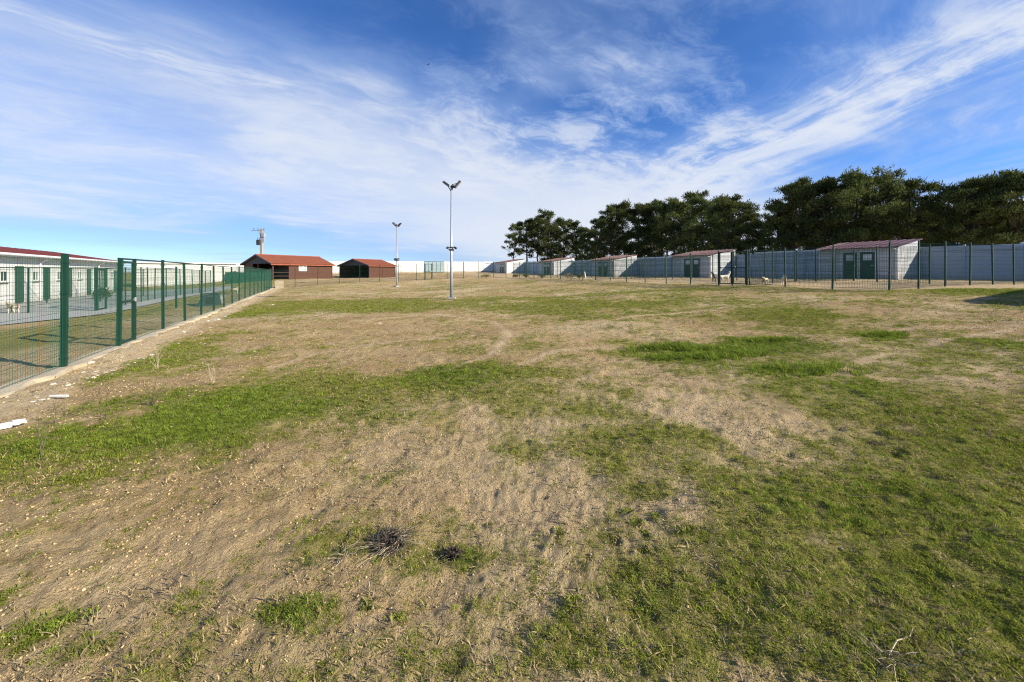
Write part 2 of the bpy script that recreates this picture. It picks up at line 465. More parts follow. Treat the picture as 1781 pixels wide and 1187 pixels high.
M['white_fur'] = mat('white_fur', (0.80, 0.75, 0.64), 0.9, (0.66, 0.58, 0.46), 5, 0.3, 0.5, 60)
M['grey_fur'] = mat('grey_fur', (0.16, 0.15, 0.13), 0.9, (0.10, 0.09, 0.08), 7, 0.3, 0.5, 60)
M['patched_fur'] = mat('patched_fur', (0.62, 0.55, 0.44), 0.9, (0.16, 0.085, 0.04), 3.2, 0.75, 0.5, 60, detail=2)
M['nose'] = mat('nose', (0.02, 0.018, 0.016), 0.4)
M['dark_plastic'] = mat('dark_plastic', (0.030, 0.050, 0.060), 0.55, (0.022, 0.038, 0.046), 4)
M['grey_plastic'] = mat('grey_plastic', (0.36, 0.37, 0.38), 0.55, (0.28, 0.29, 0.30), 5)
M['shade_net'] = mat('shade_net', (0.012, 0.105, 0.055), 0.8, (0.009, 0.085, 0.045), 9, 0.3, 0.3, 120)
M['gate_sheet'] = mat('gate_sheet', (0.32, 0.41, 0.43), 0.5, (0.26, 0.34, 0.36), 2)
M['bark'] = mat('bark', (0.075, 0.052, 0.038), 0.95, (0.040, 0.028, 0.021), 3.5, 0.2, 0.8, 14)
M['bird'] = mat('bird', (0.03, 0.03, 0.035), 0.7)


def foliage(name, c1, c2, trans=0.25):
    m = bpy.data.materials.new(name); m.use_nodes = True
    t = NT(m.node_tree); t.n.clear()
    g = t.node('ShaderNodeNewGeometry'); oi = t.node('ShaderNodeObjectInfo')
    rv = t.math('FRACT', t.math('ADD', g.outputs['Random Per Island'], t.math('MULTIPLY', oi.outputs['Random'], 3.7)))
    col = t.mix(rv, c1, c2)
    tint = t.math('ADD', 0.72, t.math('MULTIPLY', oi.outputs['Random'], 0.56))
    col = t.mix(1.0, col, t.xyz(tint, tint, tint), 'MULTIPLY')
    d = t.node('ShaderNodeBsdfDiffuse'); tr = t.node('ShaderNodeBsdfTranslucent')
    t.put(d.inputs[0], col); t.put(tr.inputs[0], col)
    mx = t.node('ShaderNodeMixShader'); mx.inputs[0].default_value = trans
    t.put(mx.inputs[1], d.outputs[0]); t.put(mx.inputs[2], tr.outputs[0])
    o = t.node('ShaderNodeOutputMaterial'); t.put(o.inputs[0], mx.outputs[0])
    return m


M['needles'] = foliage('needles', (0.042, 0.060, 0.021), (0.150, 0.168, 0.052), 0.30)
M['grass_blade'] = foliage('grass_blade', (0.150, 0.205, 0.024), (0.370, 0.375, 0.070), 0.40)
M['lush_blade'] = foliage('lush_blade', (0.140, 0.215, 0.024), (0.285, 0.330, 0.055), 0.40)
M['dry_blade'] = foliage('dry_blade', (0.42, 0.33, 0.18), (0.26, 0.19, 0.10), 0.2)
M['clod'] = foliage('clod', (0.40, 0.28, 0.135), (0.54, 0.41, 0.23), 0.0)
M['moss'] = foliage('moss', (0.24, 0.25, 0.05), (0.17, 0.19, 0.035), 0.1)


# ---- mesh building
class MB:
    def __init__(s):
        s.v = []; s.f = []

    def add(s, verts, faces):
        o = len(s.v); s.v += [tuple(p) for p in verts]; s.f += [tuple(o + i for i in f) for f in faces]
        return s

    def box(s, x0, x1, y0, y1, z0, z1, mtx=None):
        v = [Vector((x, y, z)) for z in (z0, z1) for (x, y) in ((x0, y0), (x1, y0), (x1, y1), (x0, y1))]
        if mtx is not None: v = [mtx @ p for p in v]
        return s.add(v, [(3, 2, 1, 0), (4, 5, 6, 7), (0, 1, 5, 4), (1, 2, 6, 5), (2, 3, 7, 6), (3, 0, 4, 7)])

    def tube(s, p0, p1, r0, r1=None, n=8, caps=True):
        p0 = Vector(p0); p1 = Vector(p1); r1 = r0 if r1 is None else r1
        d = (p1 - p0).normalized()
        u = d.orthogonal().normalized(); w = d.cross(u)
        v = []
        for p, r in ((p0, r0), (p1, r1)):
            for i in range(n):
                a = 2 * math.pi * i / n
                v.append(p + (u * math.cos(a) + w * math.sin(a)) * r)
        f = [(i, (i + 1) % n, n + (i + 1) % n, n + i) for i in range(n)]
        if caps: f += [tuple(reversed(range(n))), tuple(range(n, 2 * n))]
        return s.add(v, f)

    def path(s, pts, rad, n=6):
        """tapered tube through points"""
        pts = [Vector(p) for p in pts]; v = []; f = []
        up = None
        for i, p in enumerate(pts):
            d = (pts[min(i + 1, len(pts) - 1)] - pts[max(i - 1, 0)]).normalized()
            if up is None: up = d.orthogonal().normalized()
            u = (up - d * up.dot(d)).normalized(); up = u; w = d.cross(u)
            for k in range(n):
                a = 2 * math.pi * k / n
                v.append(p + (u * math.cos(a) + w * math.sin(a)) * rad[i])
            if i:
                b = (i - 1) * n
                f += [(b + k, b + (k + 1) % n, b + n + (k + 1) % n, b + n + k) for k in range(n)]
        f += [tuple(reversed(range(n))), tuple(range(len(v) - n, len(v)))]
        return s.add(v, f)

    def prism(s, prof, x0, x1):
        """profile in y,z swept along x"""
        n = len(prof)
        v = [(x0, y, z) for y, z in prof] + [(x1, y, z) for y, z in prof]
        f = [(i, (i + 1) % n, n + (i + 1) % n, n + i) for i in range(n)]
        f += [tuple(reversed(range(n))), tuple(range(n, 2 * n))]
        return s.add(v, f)

    def mesh(s, name, m, smooth=False):
        me = bpy.data.meshes.new(name)
        me.from_pydata(s.v, [], s.f)
        bm = bmesh.new(); bm.from_mesh(me); bmesh.ops.recalc_face_normals(bm, faces=bm.faces); bm.to_mesh(me); bm.free()
        if smooth: me.polygons.foreach_set('use_smooth', [True] * len(me.polygons))
        me.materials.append(M[m])
        return me

    def build(s, name, m, parent=None, loc=None, rot=0.0, smooth=False):
        return place(name, s.mesh(name, m, smooth), parent, loc, rot)


def place(name, me, parent=None, loc=None, rot=0.0, scale=None):
    o = bpy.data.objects.new(name, me); C.objects.link(o)
    if parent: o.parent = parent
    if loc is not None: o.location = loc
    o.rotation_euler = (0, 0, rot) if isinstance(rot, (int, float)) else rot
    if scale is not None: o.scale = scale
    return o


def tag(o, label=None, cat=None, group=None, kind=None):
    if label: o['label'] = label
    if cat: o['category'] = cat
    if group: o['group'] = group
    if kind: o['kind'] = kind
    return o


def thing(name, label, cat, loc=(0, 0, 0), rot=0.0, group=None):
    o = bpy.data.objects.new(name, None); C.objects.link(o)
    o.location = loc; o.rotation_euler = (0, 0, rot); o.empty_display_size = 0.3
    return tag(o, label, cat, group)


def np_mesh(name, verts, faces, m=None, smooth=False):
    me = bpy.data.meshes.new(name)
    nv, nf, k = len(verts), len(faces), faces.shape[1]
    me.vertices.add(nv); me.vertices.foreach_set('co', np.ascontiguousarray(verts, np.float32).ravel())
    me.loops.add(nf * k); me.loops.foreach_set('vertex_index', np.ascontiguousarray(faces, np.int32).ravel())
    me.polygons.add(nf); me.polygons.foreach_set('loop_start', np.arange(0, nf * k, k, dtype=np.int32))
    if smooth: me.polygons.foreach_set('use_smooth', np.ones(nf, bool))
    me.update(calc_edges=True)
    if m: me.materials.append(m)
    return me


# ================================================================== ground
def ground():
    rr = [0.25]
    while rr[-1] < 4000:
        r = rr[-1]
        rr.append(r * (1.0105 if r < 45 else 1.02 if r < 160 else 1.15))
    rr = np.array(rr)
    th = np.concatenate([np.linspace(R(-60), R(60), 620, endpoint=False), np.linspace(R(60), R(300), 120, endpoint=False)])
    T, RR = np.meshgrid(th, rr)
    x = (RR * np.sin(T)).ravel(); y = (RR * np.cos(T)).ravel()
    z = gtop(x, y)
    nr, nt = len(rr), len(th)
    i = np.arange(nr - 1)[:, None] * nt; j = np.arange(nt)[None, :]
    j2 = (j + 1) % nt
    f = np.stack([i + j, i + nt + j, i + nt + j2, i + j2], -1).reshape(-1, 4)
    # close the middle
    v = np.stack([x, y, z], 1)
    g, l, s = cover(x, y)
    me = np_mesh('ground', v, f, None, True)
    at = me.attributes.new('cover', 'FLOAT_COLOR', 'POINT')
    col = np.ones((len(v), 4), np.float32); col[:, 0] = g; col[:, 1] = l; col[:, 2] = s
    at.data.foreach_set('color', col.ravel())

    m = bpy.data.materials.new('soil'); m.use_nodes = True
    t = NT(m.node_tree); b = t.n['Principled BSDF']
    b.inputs['Roughness'].default_value = 0.95; b.inputs['Specular IOR Level'].default_value = 0.12
    co = t.node('ShaderNodeTexCoord').outputs['Object']
    a = t.node('ShaderNodeAttribute', attribute_name='cover')
    ga, la, sa = t.sep(a.outputs['Color'])
    n_f = t.noise(co, 45, 5, 0.65); n_m = t.noise(co, 7, 5, 0.6); n_l = t.noise(co, 0.8, 4, 0.55); n_x = t.noise(co, 150, 3, 0.6)
    soil = t.mix(t.ramp(n_l, 0.32, 0.68), (0.425, 0.287, 0.130), (0.550, 0.405, 0.205))
    soil = t.mix(t.ramp(n_m, 0.40, 0.75), soil, (0.330, 0.220, 0.100))
    soil = t.mix(t.math('MULTIPLY', t.ramp(n_f, 0.56, 0.74), 0.75), soil, (0.62, 0.51, 0.33))
    soil = t.mix(t.math('MULTIPLY', t.ramp(n_f, 0.47, 0.30), 0.9), soil, (0.115, 0.074, 0.04))
    soil = t.mix(t.math('MULTIPLY', t.ramp(n_x, 0.60, 0.72), 0.5), soil, (0.62, 0.53, 0.38))
    soil = t.mix(t.math('MULTIPLY', sa, 0.9), soil, t.mix(n_m, (0.74, 0.59, 0.37), (0.60, 0.455, 0.265)))
    gm = t.math('ADD', ga, t.math('ADD', t.math('MULTIPLY', t.math('SUBTRACT', n_f, 0.5), 1.3), t.math('MULTIPLY', t.math('SUBTRACT', n_m, 0.5), 0.9)))
    gmask = t.ramp(gm, 0.16, 1.0)
    olive = t.mix(t.ramp(n_f, 0.3, 0.7), (0.150, 0.152, 0.028), (0.320, 0.290, 0.070))
    bright = t.mix(t.ramp(n_f, 0.3, 0.7), (0.120, 0.160, 0.022), (0.225, 0.255, 0.050))
    grn = t.mix(t.ramp(t.math('ADD', la, t.math('MULTIPLY', t.math('SUBTRACT', n_m, 0.5), 0.6)), 0.25, 0.85), olive, bright)
    t.put(b.inputs['Base Color'], t.mix(t.math('MULTIPLY', gmask, 0.88), soil, grn))
    h = t.math('ADD', t.math('MULTIPLY', n_f, 1.0), t.math('ADD', t.math('MULTIPLY', n_x, 0.45), t.math('MULTIPLY', n_m, 1.8)))
    bn = t.node('ShaderNodeBump'); bn.inputs['Strength'].default_value = 1.0; bn.inputs['Distance'].default_value = 0.045
    t.put(bn.inputs['Height'], h); t.put(b.inputs['Normal'], bn.outputs[0])
    me.materials.append(m)
    return tag(place('ground', me), kind='structure')


ground()

# concrete paving of the kennel yard, laid on the ground
def paving():
    na, npp = 60, 24
    v = []
    for i in range(na):
        a = -14 + 56 * i / (na - 1)
        p0 = 3.9 if a > 12.8 else 3.9 + (12.8 - a) * 0.42
        p1 = 20.0
        for j in range(npp):
            p = p0 + (p1 - p0) * j / (npp - 1)
            q_ = F0 + FD * a + FP * p
            v.append((q_.x, q_.y, gz(q_.x, q_.y) + 0.035))
    f = [(i * npp + j, i * npp + j + 1, (i + 1) * npp + j + 1, (i + 1) * npp + j) for i in range(na - 1) for j in range(npp - 1)]
    o = MB().add(v, f).build('yard_paving', 'concrete')
    tag(o, kind='structure')


paving()

# kerb under the left fence
def kerb():
    mb = MB(); n = 150; ring = []
    for i in range(n):
        a = -6.5 + 43.4 * i / (n - 1)
        w = 0.05 * math.sin(i * 2.1) + 0.03 * math.sin(i * 5.3 + 1)
        for p, dz_ in ((-0.17 + w, -0.12), (-0.16 + w, 0.035), (-0.12 + w, 0.055), (0.13, 0.06), (0.15, 0.045), (0.155, -0.12)):
            q_ = F0 + FD * a + FP * p
            ring.append((q_.x, q_.y, gz(q_.x, q_.y) + dz_ * (0.75 if dz_ > 0 else 1) + 0.012 * math.sin(i * 0.7 + p * 9) + random.uniform(-.006, .006)))
    f = [(i * 6 + j, i * 6 + j + 1, (i + 1) * 6 + j + 1, (i + 1) * 6 + j) for i in range(n - 1) for j in range(5)]
    f += [(5, 4, 3, 2, 1, 0), tuple((n - 1) * 6 + j for j in range(6))]
    tag(mb.add(ring, f).build('concrete_kerb', 'kerb'), 'low sandy concrete kerb running under the left green mesh fence', 'kerb')


kerb()

# ================================================================== fences
PH = 2.0


def panel_mesh(L, H=1.93, z0=0.05, step=0.055, r=0.0040):
    mb = MB(); n = int(L / step)
    for i in range(n + 1):
        x = -L / 2 + L * i / n
        mb.tube((x, 0, z0), (x, 0, H), r, n=3, caps=False)
    for z in np.linspace(z0 + 0.02, H - 0.03, 11):
        mb.tube((-L / 2, 0.008, z), (L / 2, 0.008, z), r * 1.35, n=3, caps=False)
    for zf in (0.34, 0.80, 1.26, 1.72):      # folded stiffening ridges
        for dz_ in (-0.035, 0.035):
            mb.tube((-L / 2, -0.012, zf + dz_), (L / 2, -0.012, zf + dz_), r * 1.2, n=3, caps=False)
    return mb.mesh('mesh_panel', 'green_wire')


def post_mesh(w, H=PH, round_=False):
    mb = MB()
    if round_:
        mb.tube((0, 0, -0.25), (0, 0, H), w / 2, n=12)
        mb.tube((0, 0, H), (0, 0, H + 0.015), w / 2 + 0.006, n=12)
    else:
        h = w / 2
        mb.box(-h, h, -h, h, -0.25, H)
        mb.box(-h - 0.004, h + 0.004, -h - 0.004, h + 0.004, H, H + 0.012)
    return mb.mesh('post', 'green_steel')


def clamp_mesh(w):
    h = w / 2 + 0.006
    return MB().box(-h, h, -h, h, -0.016, 0.016).mesh('clamp', 'green_steel')


PANELS = {}
POST = {w: post_mesh(w) for w in (0.05, 0.058, 0.074)}
CLAMP = {w: clamp_mesh(w) for w in (0.05, 0.058, 0.074)}


def panel_for(L, r=0.0025):
    k = (round(L, 2), r)
    if k not in PANELS: PANELS[k] = panel_mesh(k[0], r=r)
    return PANELS[k]


def fence(name, label, start, d, stations, wide=(), gates=(), zs=None, rail_from=None, clamps=3, w0=0.05, height=1.0, skip=(), wire=0.0025):
    """stations: post positions along d; gates: indices of bays holding a gate leaf"""
    root = thing(name, label, 'fence', (start.x, start.y, gz(start.x, start.y)))
    ang = math.atan2(d.y, d.x)
    pts = []
    for i, s in enumerate(stations):
        p = start + d * s
        z = gz(p.x, p.y) - 0.0
        pts.append(Vector((p.x, p.y, z)) - Vector(root.location))
        if i in skip: continue
        w = 0.074 if i in wide else w0
        o = place('post', POST[w], root, pts[-1], ang, (1, 1, height * random.uniform(0.985, 1.012)))
        o.rotation_euler = (R(random.gauss(0, 0.45)), R(random.gauss(0, 0.45)), ang)
        if clamps:
            for zc in (0.18, 0.75, 1.32, 1.86)[:clamps + 1]:
                place('clamp', CLAMP[w], o, (0, 0, zc))
    for i in range(len(stations) - 1):
        a, b = pts[i], pts[i + 1]
        L = (b - a).xy.length - 0.08
        mid = (a + b) / 2
        if i in gates:
            g = MB(); h = L / 2
            for x in (-h + 0.03, h - 0.03): g.box(x - 0.025, x + 0.025, -0.025, 0.025, 0.07, 1.94 * height)
            for z in (0.09, 1.0, 1.91): g.box(-h + 0.056, h - 0.056, -0.022, 0.022, z * height - 0.025, z * height + 0.025)
            go = g.build('gate_leaf', 'green_steel', root, mid, ang)
            place('mesh_panel', panel_for(L - 0.1, wire), go, (0, 0, 0), 0, (1, 1, height * 0.97))
            place('latch', MB().box(h - 0.09, h + 0.02, -0.05, -0.028, 1.0, 1.06).box(h - 0.10, h - 0.07, -0.075, -0.05, 0.98, 1.08).mesh('latch', 'galvanised'), go)
        else:
            o = place('mesh_panel', panel_for(L, wire), root, (mid.x, mid.y, mid.z), ang, (1, 1, height))
            pitch = math.atan2(b.z - a.z, L)
            o.rotation_euler = (0, -pitch, ang)
        if rail_from is not None and i >= rail_from:
            q_ = MB().tube(a + Vector((0, 0, 1.985)), b + Vector((0, 0, 1.985)), 0.02, n=6)
            q_.build('top_rail', 'green_steel', root)
    return root


st = [-4.2, -2.1, 0.0, 2.11, 2.96, 4.95] + [4.95 + 2.1 * i for i in range(1, 16)]
fence('mesh_fence', 'tall green welded mesh fence with square posts along the left kerb', F0, FD, st, wide=(2, 3), gates=(3,), rail_from=3, w0=0.058)
END = F0 + FD * st[-1]
TD = Vector((0.889, 0.457, 0)).normalized()
tt = [2.1 * i for i in range(0, 8)] + [15.7, 16.6, 18.5] + [20.6, 22.7, 24.8, 26.6]
fence('mesh_fence', 'thin green mesh fence with a small gate crossing the field in front of the barns', END, TD, tt[0:], gates=(8,), wide=(8, 9, 11), w0=0.05)
rs = [0, 2.0, 4.05, 6.08, 6.95, 7.83] + [7.83 + 2.05 * i for i in range(1, 16)]
fence('mesh_fence', 'long green mesh fence in front of the white sheds, double gate beside the dogs', R0, RD, rs, wide=(3, 5), gates=(3, 4), w0=0.05, wire=0.004)
fence('mesh_fence', 'green mesh fence before the grey panel wall at the right edge', R0, RB, [2.05 * i for i in range(0, 9)], w0=0.05, skip=(0,), wire=0.004)   # shares the corner post of the long fence
RN = Vector((0.919, 0.395, 0)).normalized()
I0 = R0 + RN * 6.2 + RD * 1.0
fence('mesh_fence', 'thin inner green mesh fence between the long fence and the sheds', I0, RD, [2.05 * i for i in range(0, 17)], clamps=0, w0=0.05, wire=0.004)
for u_, lab in ((6.0, 'green mesh run divider right of the gate, behind the walking dog'), (20.3, 'green mesh run divider behind the long fence, before the second shed'), (30.5, 'green mesh run divider far off before the third shed')):
    fence('mesh_fence', lab, R0 + RD * u_, RN, [0.1] + [2.05 * i for i in range(1, 6)], clamps=0, w0=0.05, wire=0.004)
K0 = F0 + FD * 14.9 + FP * 5.0
fence('mesh_fence', 'green kennel run fence along the concrete strip, behind the left fence', K0, FD, [0, 0.9] + [0.9 + 2.1 * i for i in range(1, 11)], gates=(0,), clamps=0, rail_from=0, w0=0.05)
for k, (a, lab) in enumerate(((14.9, 'green mesh divider fence nearest the camera in the kennel yard'), (21.2, 'green mesh divider fence across the middle of the kennel yard'),
                              (27.5, 'green mesh divider fence farthest back in the kennel yard'))):
    s0 = F0 + FD * a + FP * 5.0
    fence('mesh_fence', lab, s0, FP, [0.05] + [2.15 * i for i in range(1, 5)], clamps=0, rail_from=0, w0=0.05)
s0 = F0 + FD * 14.5 + FP * 2.07
fp = thing('fence_post', 'lone green steel post standing on the grass strip behind the left fence', 'post', (s0.x, s0.y, gz(s0.x, s0.y)))
place('post', POST[0.058], fp); place('cap', MB().box(-0.036, 0.036, -0.036, 0.036, 2.014, 2.03).mesh('cap', 'green_steel'), fp)

# shade-net screen by the first barn
NP0 = Vector((-36.5, 49.0, 0)); ND = Vector((5.6, 0.4, 0)).normalized()
nroot = thing('shade_net_fence', 'low green shade net screen stretched between posts before the first barn', 'screen', (NP0.x, NP0.y, gz(NP0.x, NP0.y)))
for i in range(5):
    q_ = ND * (1.42 * i)
    place('post', POST[0.05], nroot, (q_.x, q_.y, 0), 0, (1, 1, 0.8))
    if i < 4:
        mb = MB(); nx = 10
        v = []
        for a in range(nx + 1):
            for z in (0.06, 0.55, 1.05, 1.55):
                s = 1.42 * (i + a / nx); q2 = ND * s
                v.append((q2.x, q2.y - 0.05 + 0.025 * math.sin(a * 1.9 + z * 4 + i), z - 0.03 * math.sin(math.pi * a / nx) * (z > 1)))
        mb.add(v, [(a * 4 + b, a * 4 + b + 1, a * 4 + b + 5, a * 4 + b + 4) for a in range(nx) for b in range(3)])
        mb.build('net', 'shade_net', nroot)

# ================================================================== perimeter walls
WH = 2.5


def ribbed(L, H, pitch, depth, m, th=0.04):
    """horizontally profiled cladding sheet standing in the xz plane, face towards -y"""
    prof = []
    z = 0.0
    while z < H - 1e-6:
        z2 = min(z + pitch, H)
        prof += [(0, z), (0, z2 - 0.028), (depth, z2 - 0.022), (depth, z2 - 0.004)]
        z = z2
    prof += [(0, H), (th, H), (th, 0)]
    return MB().prism(prof, -L / 2, L / 2).mesh('wall_panel', m)


WPAN = ribbed(2.42, WH, 0.2, 0.018, 'grey_panel')
WPOST = MB().box(-0.06, 0.06, -0.06, 0.06, -0.1, WH + 0.06).mesh('wall_post', 'grey_panel')
WSHADOW_RAIL = MB().box(-1.22, 1.22, -0.045, -0.003, WH - 0.40, WH - 0.34).mesh('shadow_rail', 'shadow_rail_grey')  # strip added to draw the wall's dark shadow line below its top


def perimeter(name, label, p0, d, n, cat='wall', skip=(), pan=WPAN, post=WPOST, shadow_rail=WSHADOW_RAIL, flip=False):
    root = thing(name, label, cat, (p0.x, p0.y, gz(p0.x, p0.y)))
    ang = math.atan2(d.y, d.x) + (math.pi if flip else 0)
    for i in range(n + 1):
        p = p0 + d * (2.5 * i); z = gz(p.x, p.y) - root.location.z
        if i not in [k + 1 for k in skip][:-1]:
            place('wall_post', post, root, (p.x - p0.x, p.y - p0.y, z), ang)
        if i < n and i not in skip:
            q_ = p0 + d * (2.5 * i + 1.25); z = gz(q_.x, q_.y) - root.location.z - 0.03
            pn = place('wall_panel', pan, root, (q_.x - p0.x, q_.y - p0.y, z + random.uniform(-0.02, 0.012)), ang)
            if shadow_rail: place('shadow_rail', shadow_rail, pn)
    return root


# inner face of the shed-side wall looks towards -WN
perimeter('perimeter_wall', 'long grey ribbed metal panel wall behind the sheds, below the pines', W0 - WD * 67.5, WD, 37)
FAR0 = W0 - WD * 67.5
PLAIN = MB().box(-1.21, 1.21, 0, 0.12, -0.2, 2.5).box(-1.21, 1.21, -0.02, 0.14, 2.5, 2.56).mesh('wall_panel', 'white_wall')
PPOST = MB().box(-0.08, 0.08, -0.035, 0.155, -0.2, 2.58).mesh('pilaster', 'white_wall')
perimeter('perimeter_wall', 'sunlit white masonry wall at the far end of the field', FAR0, -WN, 26, skip=(5, 6), pan=PLAIN, post=PPOST, shadow_rail=None, flip=True)
g0 = FAR0 - WN * 12.6
gr = thing('sliding_gate', 'pale blue-green sheet metal gate in the far white wall', 'gate', (g0.x, g0.y, gz(g0.x, g0.y)), math.atan2(WN.y, WN.x))
for i in range(5):
    mb = MB().box(-4.75 + i * 0.95 + 0.03, -4.75 + (i + 1) * 0.95 - 0.03, 0, 0.03, 0.08, 2.45)
    for k in range(4): mb.box(-4.75 + i * 0.95 + 0.12 + k * 0.2, -4.75 + i * 0.95 + 0.18 + k * 0.2, -0.02, 0, 0.1, 2.43)
    mb.build('gate_sheet', 'gate_sheet', gr)
fr = MB()
for z in (0.04, 2.47): fr.box(-4.8, 0.05, -0.03, 0.06, z - 0.04, z + 0.04)
for i in range(6): fr.box(-4.75 + i * 0.95 - 0.028, -4.75 + i * 0.95 + 0.028, -0.025, 0.055, 0.085, 2.425)
fr.build('gate_frame', 'green_steel', gr)

# ================================================================== sheds along the wall
SL, SDp, SF, SB = 4.75, 4.2, 2.32, 2.98


def shed_parts():
    """local x runs along the wall towards the camera, y from the front to the wall"""
    P = {}
    cl = 0.2

    def side(L, H0, H1, m):
        # cladding with horizontal grooves, top cut to a slope from H0 to H1
        mb = MB(); z = 0.0
        while z < max(H0, H1):
            z2 = z + cl
            for (a, b, dep) in ((z, z2 - 0.022, 0.0), (z2 - 0.022, z2, 0.014)):
                def xr(zz):
                    if zz <= min(H0, H1): return (0, L)
                    k = (zz - H0) / (H1 - H0)
                    return (min(k, 1) * L, L) if H1 > H0 else (0, min(k, 1) * L)
                a1, b1 = a, min(b, max(H0, H1) - 0.001)
                if b1 <= a1: continue
                xa, xb = xr(a1), xr(b1)
                if a1 < min(H0, H1) < b1:
                    xb = xr(b1)
                v = [(xa[0], dep, a1), (xa[1], dep, a1), (xb[1], dep, b1), (xb[0], dep, b1)]
                v += [(p[0], 0.06, p[2]) for p in v]
                mb.add(v, [(0, 1, 2, 3), (7, 6, 5, 4), (0, 4, 5, 1), (1, 5, 6, 2), (2, 6, 7, 3), (3, 7, 4, 0)])
            z = z2
        return mb.mesh('wall', m)
    P['front'] = side(SL, SF, SF, 'white_panel')
    P['end'] = side(SDp, SF, SB, 'white_panel')
    P['far_end'] = side(SDp, SB, SF, 'white_panel')
    P['back'] = side(SL, SB, SB, 'white_panel')
    mb = MB()
    sl = (SB - SF) / SDp
    y0, y1 = -0.35, SDp + 0.12
    for i in range(10):        # standing-seam roof sheets
        x0 = -0.18 + i * (SL + 0.36) / 10; x1 = x0 + (SL + 0.36) / 10 - 0.012
        z0, z1 = SF + sl * y0 + 0.05, SF + sl * y1 + 0.05
        v = [(x0, y0, z0), (x1, y0, z0), (x1, y1, z1), (x0, y1, z1)]
        v += [(a, b, c + 0.045) for a, b, c in v]
        fcs = [(3, 2, 1, 0), (4, 5, 6, 7), (0, 1, 5, 4), (1, 2, 6, 5), (2, 3, 7, 6), (3, 0, 4, 7)]
        mb.add(v, fcs)
        v = [(x0, y0, z0 + 0.045), (x0 + 0.05, y0, z0 + 0.045), (x0 + 0.05, y1, z1 + 0.045), (x0, y1, z1 + 0.045)]
        v += [(a, b, c + 0.035) for a, b, c in v]
        mb.add(v, fcs)
    P['roof'] = mb.mesh('roof', 'gloss_red_roof')
    mb = MB()
    z0 = SF + sl * y0
    mb.box(-0.2, SL + 0.2, y0 - 0.03, y0 - 0.004, z0 - 0.06, z0 + 0.09)
    P['fascia'] = mb.mesh('fascia', 'white_paint')
    mb = MB()
    z1 = SF + sl * y1
    v = [(SL + 0.184, y0, z0 - 0.07), (SL + 0.205, y0, z0 - 0.07), (SL + 0.205, y1, z1 - 0.07), (SL + 0.184, y1, z1 - 0.07)]
    v += [(a, b, c + 0.17) for a, b, c in v]
    mb.add(v, [(3, 2, 1, 0), (4, 5, 6, 7), (0, 1, 5, 4), (1, 2, 6, 5), (2, 3, 7, 6), (3, 0, 4, 7)])
    P['verge'] = mb.mesh('verge', 'white_paint')
    P['gutter'] = MB().tube((-0.15, y0 - 0.09, z0 - 0.02), (SL + 0.15, y0 - 0.09, z0 - 0.02), 0.05, n=8).mesh('gutter', 'white_paint')
    P['downpipe'] = MB().tube((SL - 0.08, -0.05, 0.05), (SL - 0.08, -0.05, SF - 0.16), 0.04, n=8).tube((SL - 0.08, -0.05, SF - 0.16), (SL - 0.08, y0 - 0.09, z0 - 0.05), 0.04, n=8).mesh('downpipe', 'white_paint')
    P['corner'] = MB().box(-0.015, 0.075, -0.02, 0.075, 0, SF - 0.02).mesh('corner_trim', 'white_paint')
    P['corner_back'] = MB().box(-0.015, 0.075, -0.02, 0.075, 0, SB - 0.02).mesh('corner_trim', 'white_paint')
    P['door'] = MB().box(0, 0.86, -0.035, 0.0, 0.03, 2.04).box(0.08, 0.78, -0.045, -0.035, 0.12, 1.2).mesh('door', 'green_door')
    P['door_frame'] = MB().box(-0.07, -0.004, -0.06, 0.0, 0.0, 2.045).box(0.864, 0.93, -0.06, 0.0, 0.0, 2.045).box(-0.07, 0.93, -0.062, 0.0, 2.047, 2.12).mesh('door_frame', 'galvanised')
    P['pane'] = MB().box(0.18, 0.68, -0.050, -0.036, 1.42, 1.86).mesh('pane', 'door_pane')
    P['handle'] = MB().box(0.74, 0.80, -0.085, -0.036, 1.0, 1.03).box(0.66, 0.80, -0.095, -0.085, 1.0, 1.03).mesh('handle', 'galvanised')
    P['plinth'] = MB().box(-0.06, SL + 0.06, -0.08, SDp, -0.35, 0.015).mesh('plinth', 'concrete')
    return P


SP = shed_parts()


def shed(front_right, label):
    """front_right: corner nearest the camera at the front"""
    c = front_right
    z = gz(c.x, c.y) + 0.03
    root = thing('panel_shed', label, 'shed', (c.x, c.y, z), math.atan2(WD.y, WD.x), 'sheds along the perimeter wall')
    ox = -SL
    def put(name, me, loc, rot=0.0, par=root): return place(name, me, par, loc, rot)
    put('plinth', SP['plinth'], (ox, 0, 0))
    put('wall', SP['front'], (ox, 0, 0))
    put('wall', SP['end'], (0, 0.0, 0), R(90))
    put('wall', SP['far_end'], (ox, SDp, 0), R(-90))
    put('wall', SP['back'], (0, SDp, 0), R(180))
    rf = put('roof', SP['roof'], (ox, 0, 0))
    put('fascia', SP['fascia'], (ox, 0, 0), par=rf); put('verge', SP['verge'], (ox, 0, 0), par=rf)
    put('gutter', SP['gutter'], (ox, 0, 0), par=rf)
    put('downpipe', SP['downpipe'], (ox, 0, 0))
    put('corner_trim', SP['corner'], (-0.055, 0, 0)); put('corner_trim', SP['corner'], (ox, 0, 0)); put('corner_trim', SP['corner_back'], (-0.055, SDp - 0.05, 0))
    for dx_ in (1.62, 2.66):
        d = put('door', SP['door'], (ox + dx_, -0.004, 0))
        place('pane', SP['pane'], d); place('handle', SP['handle'], d); place('door_frame', SP['door_frame'], d)
    return root


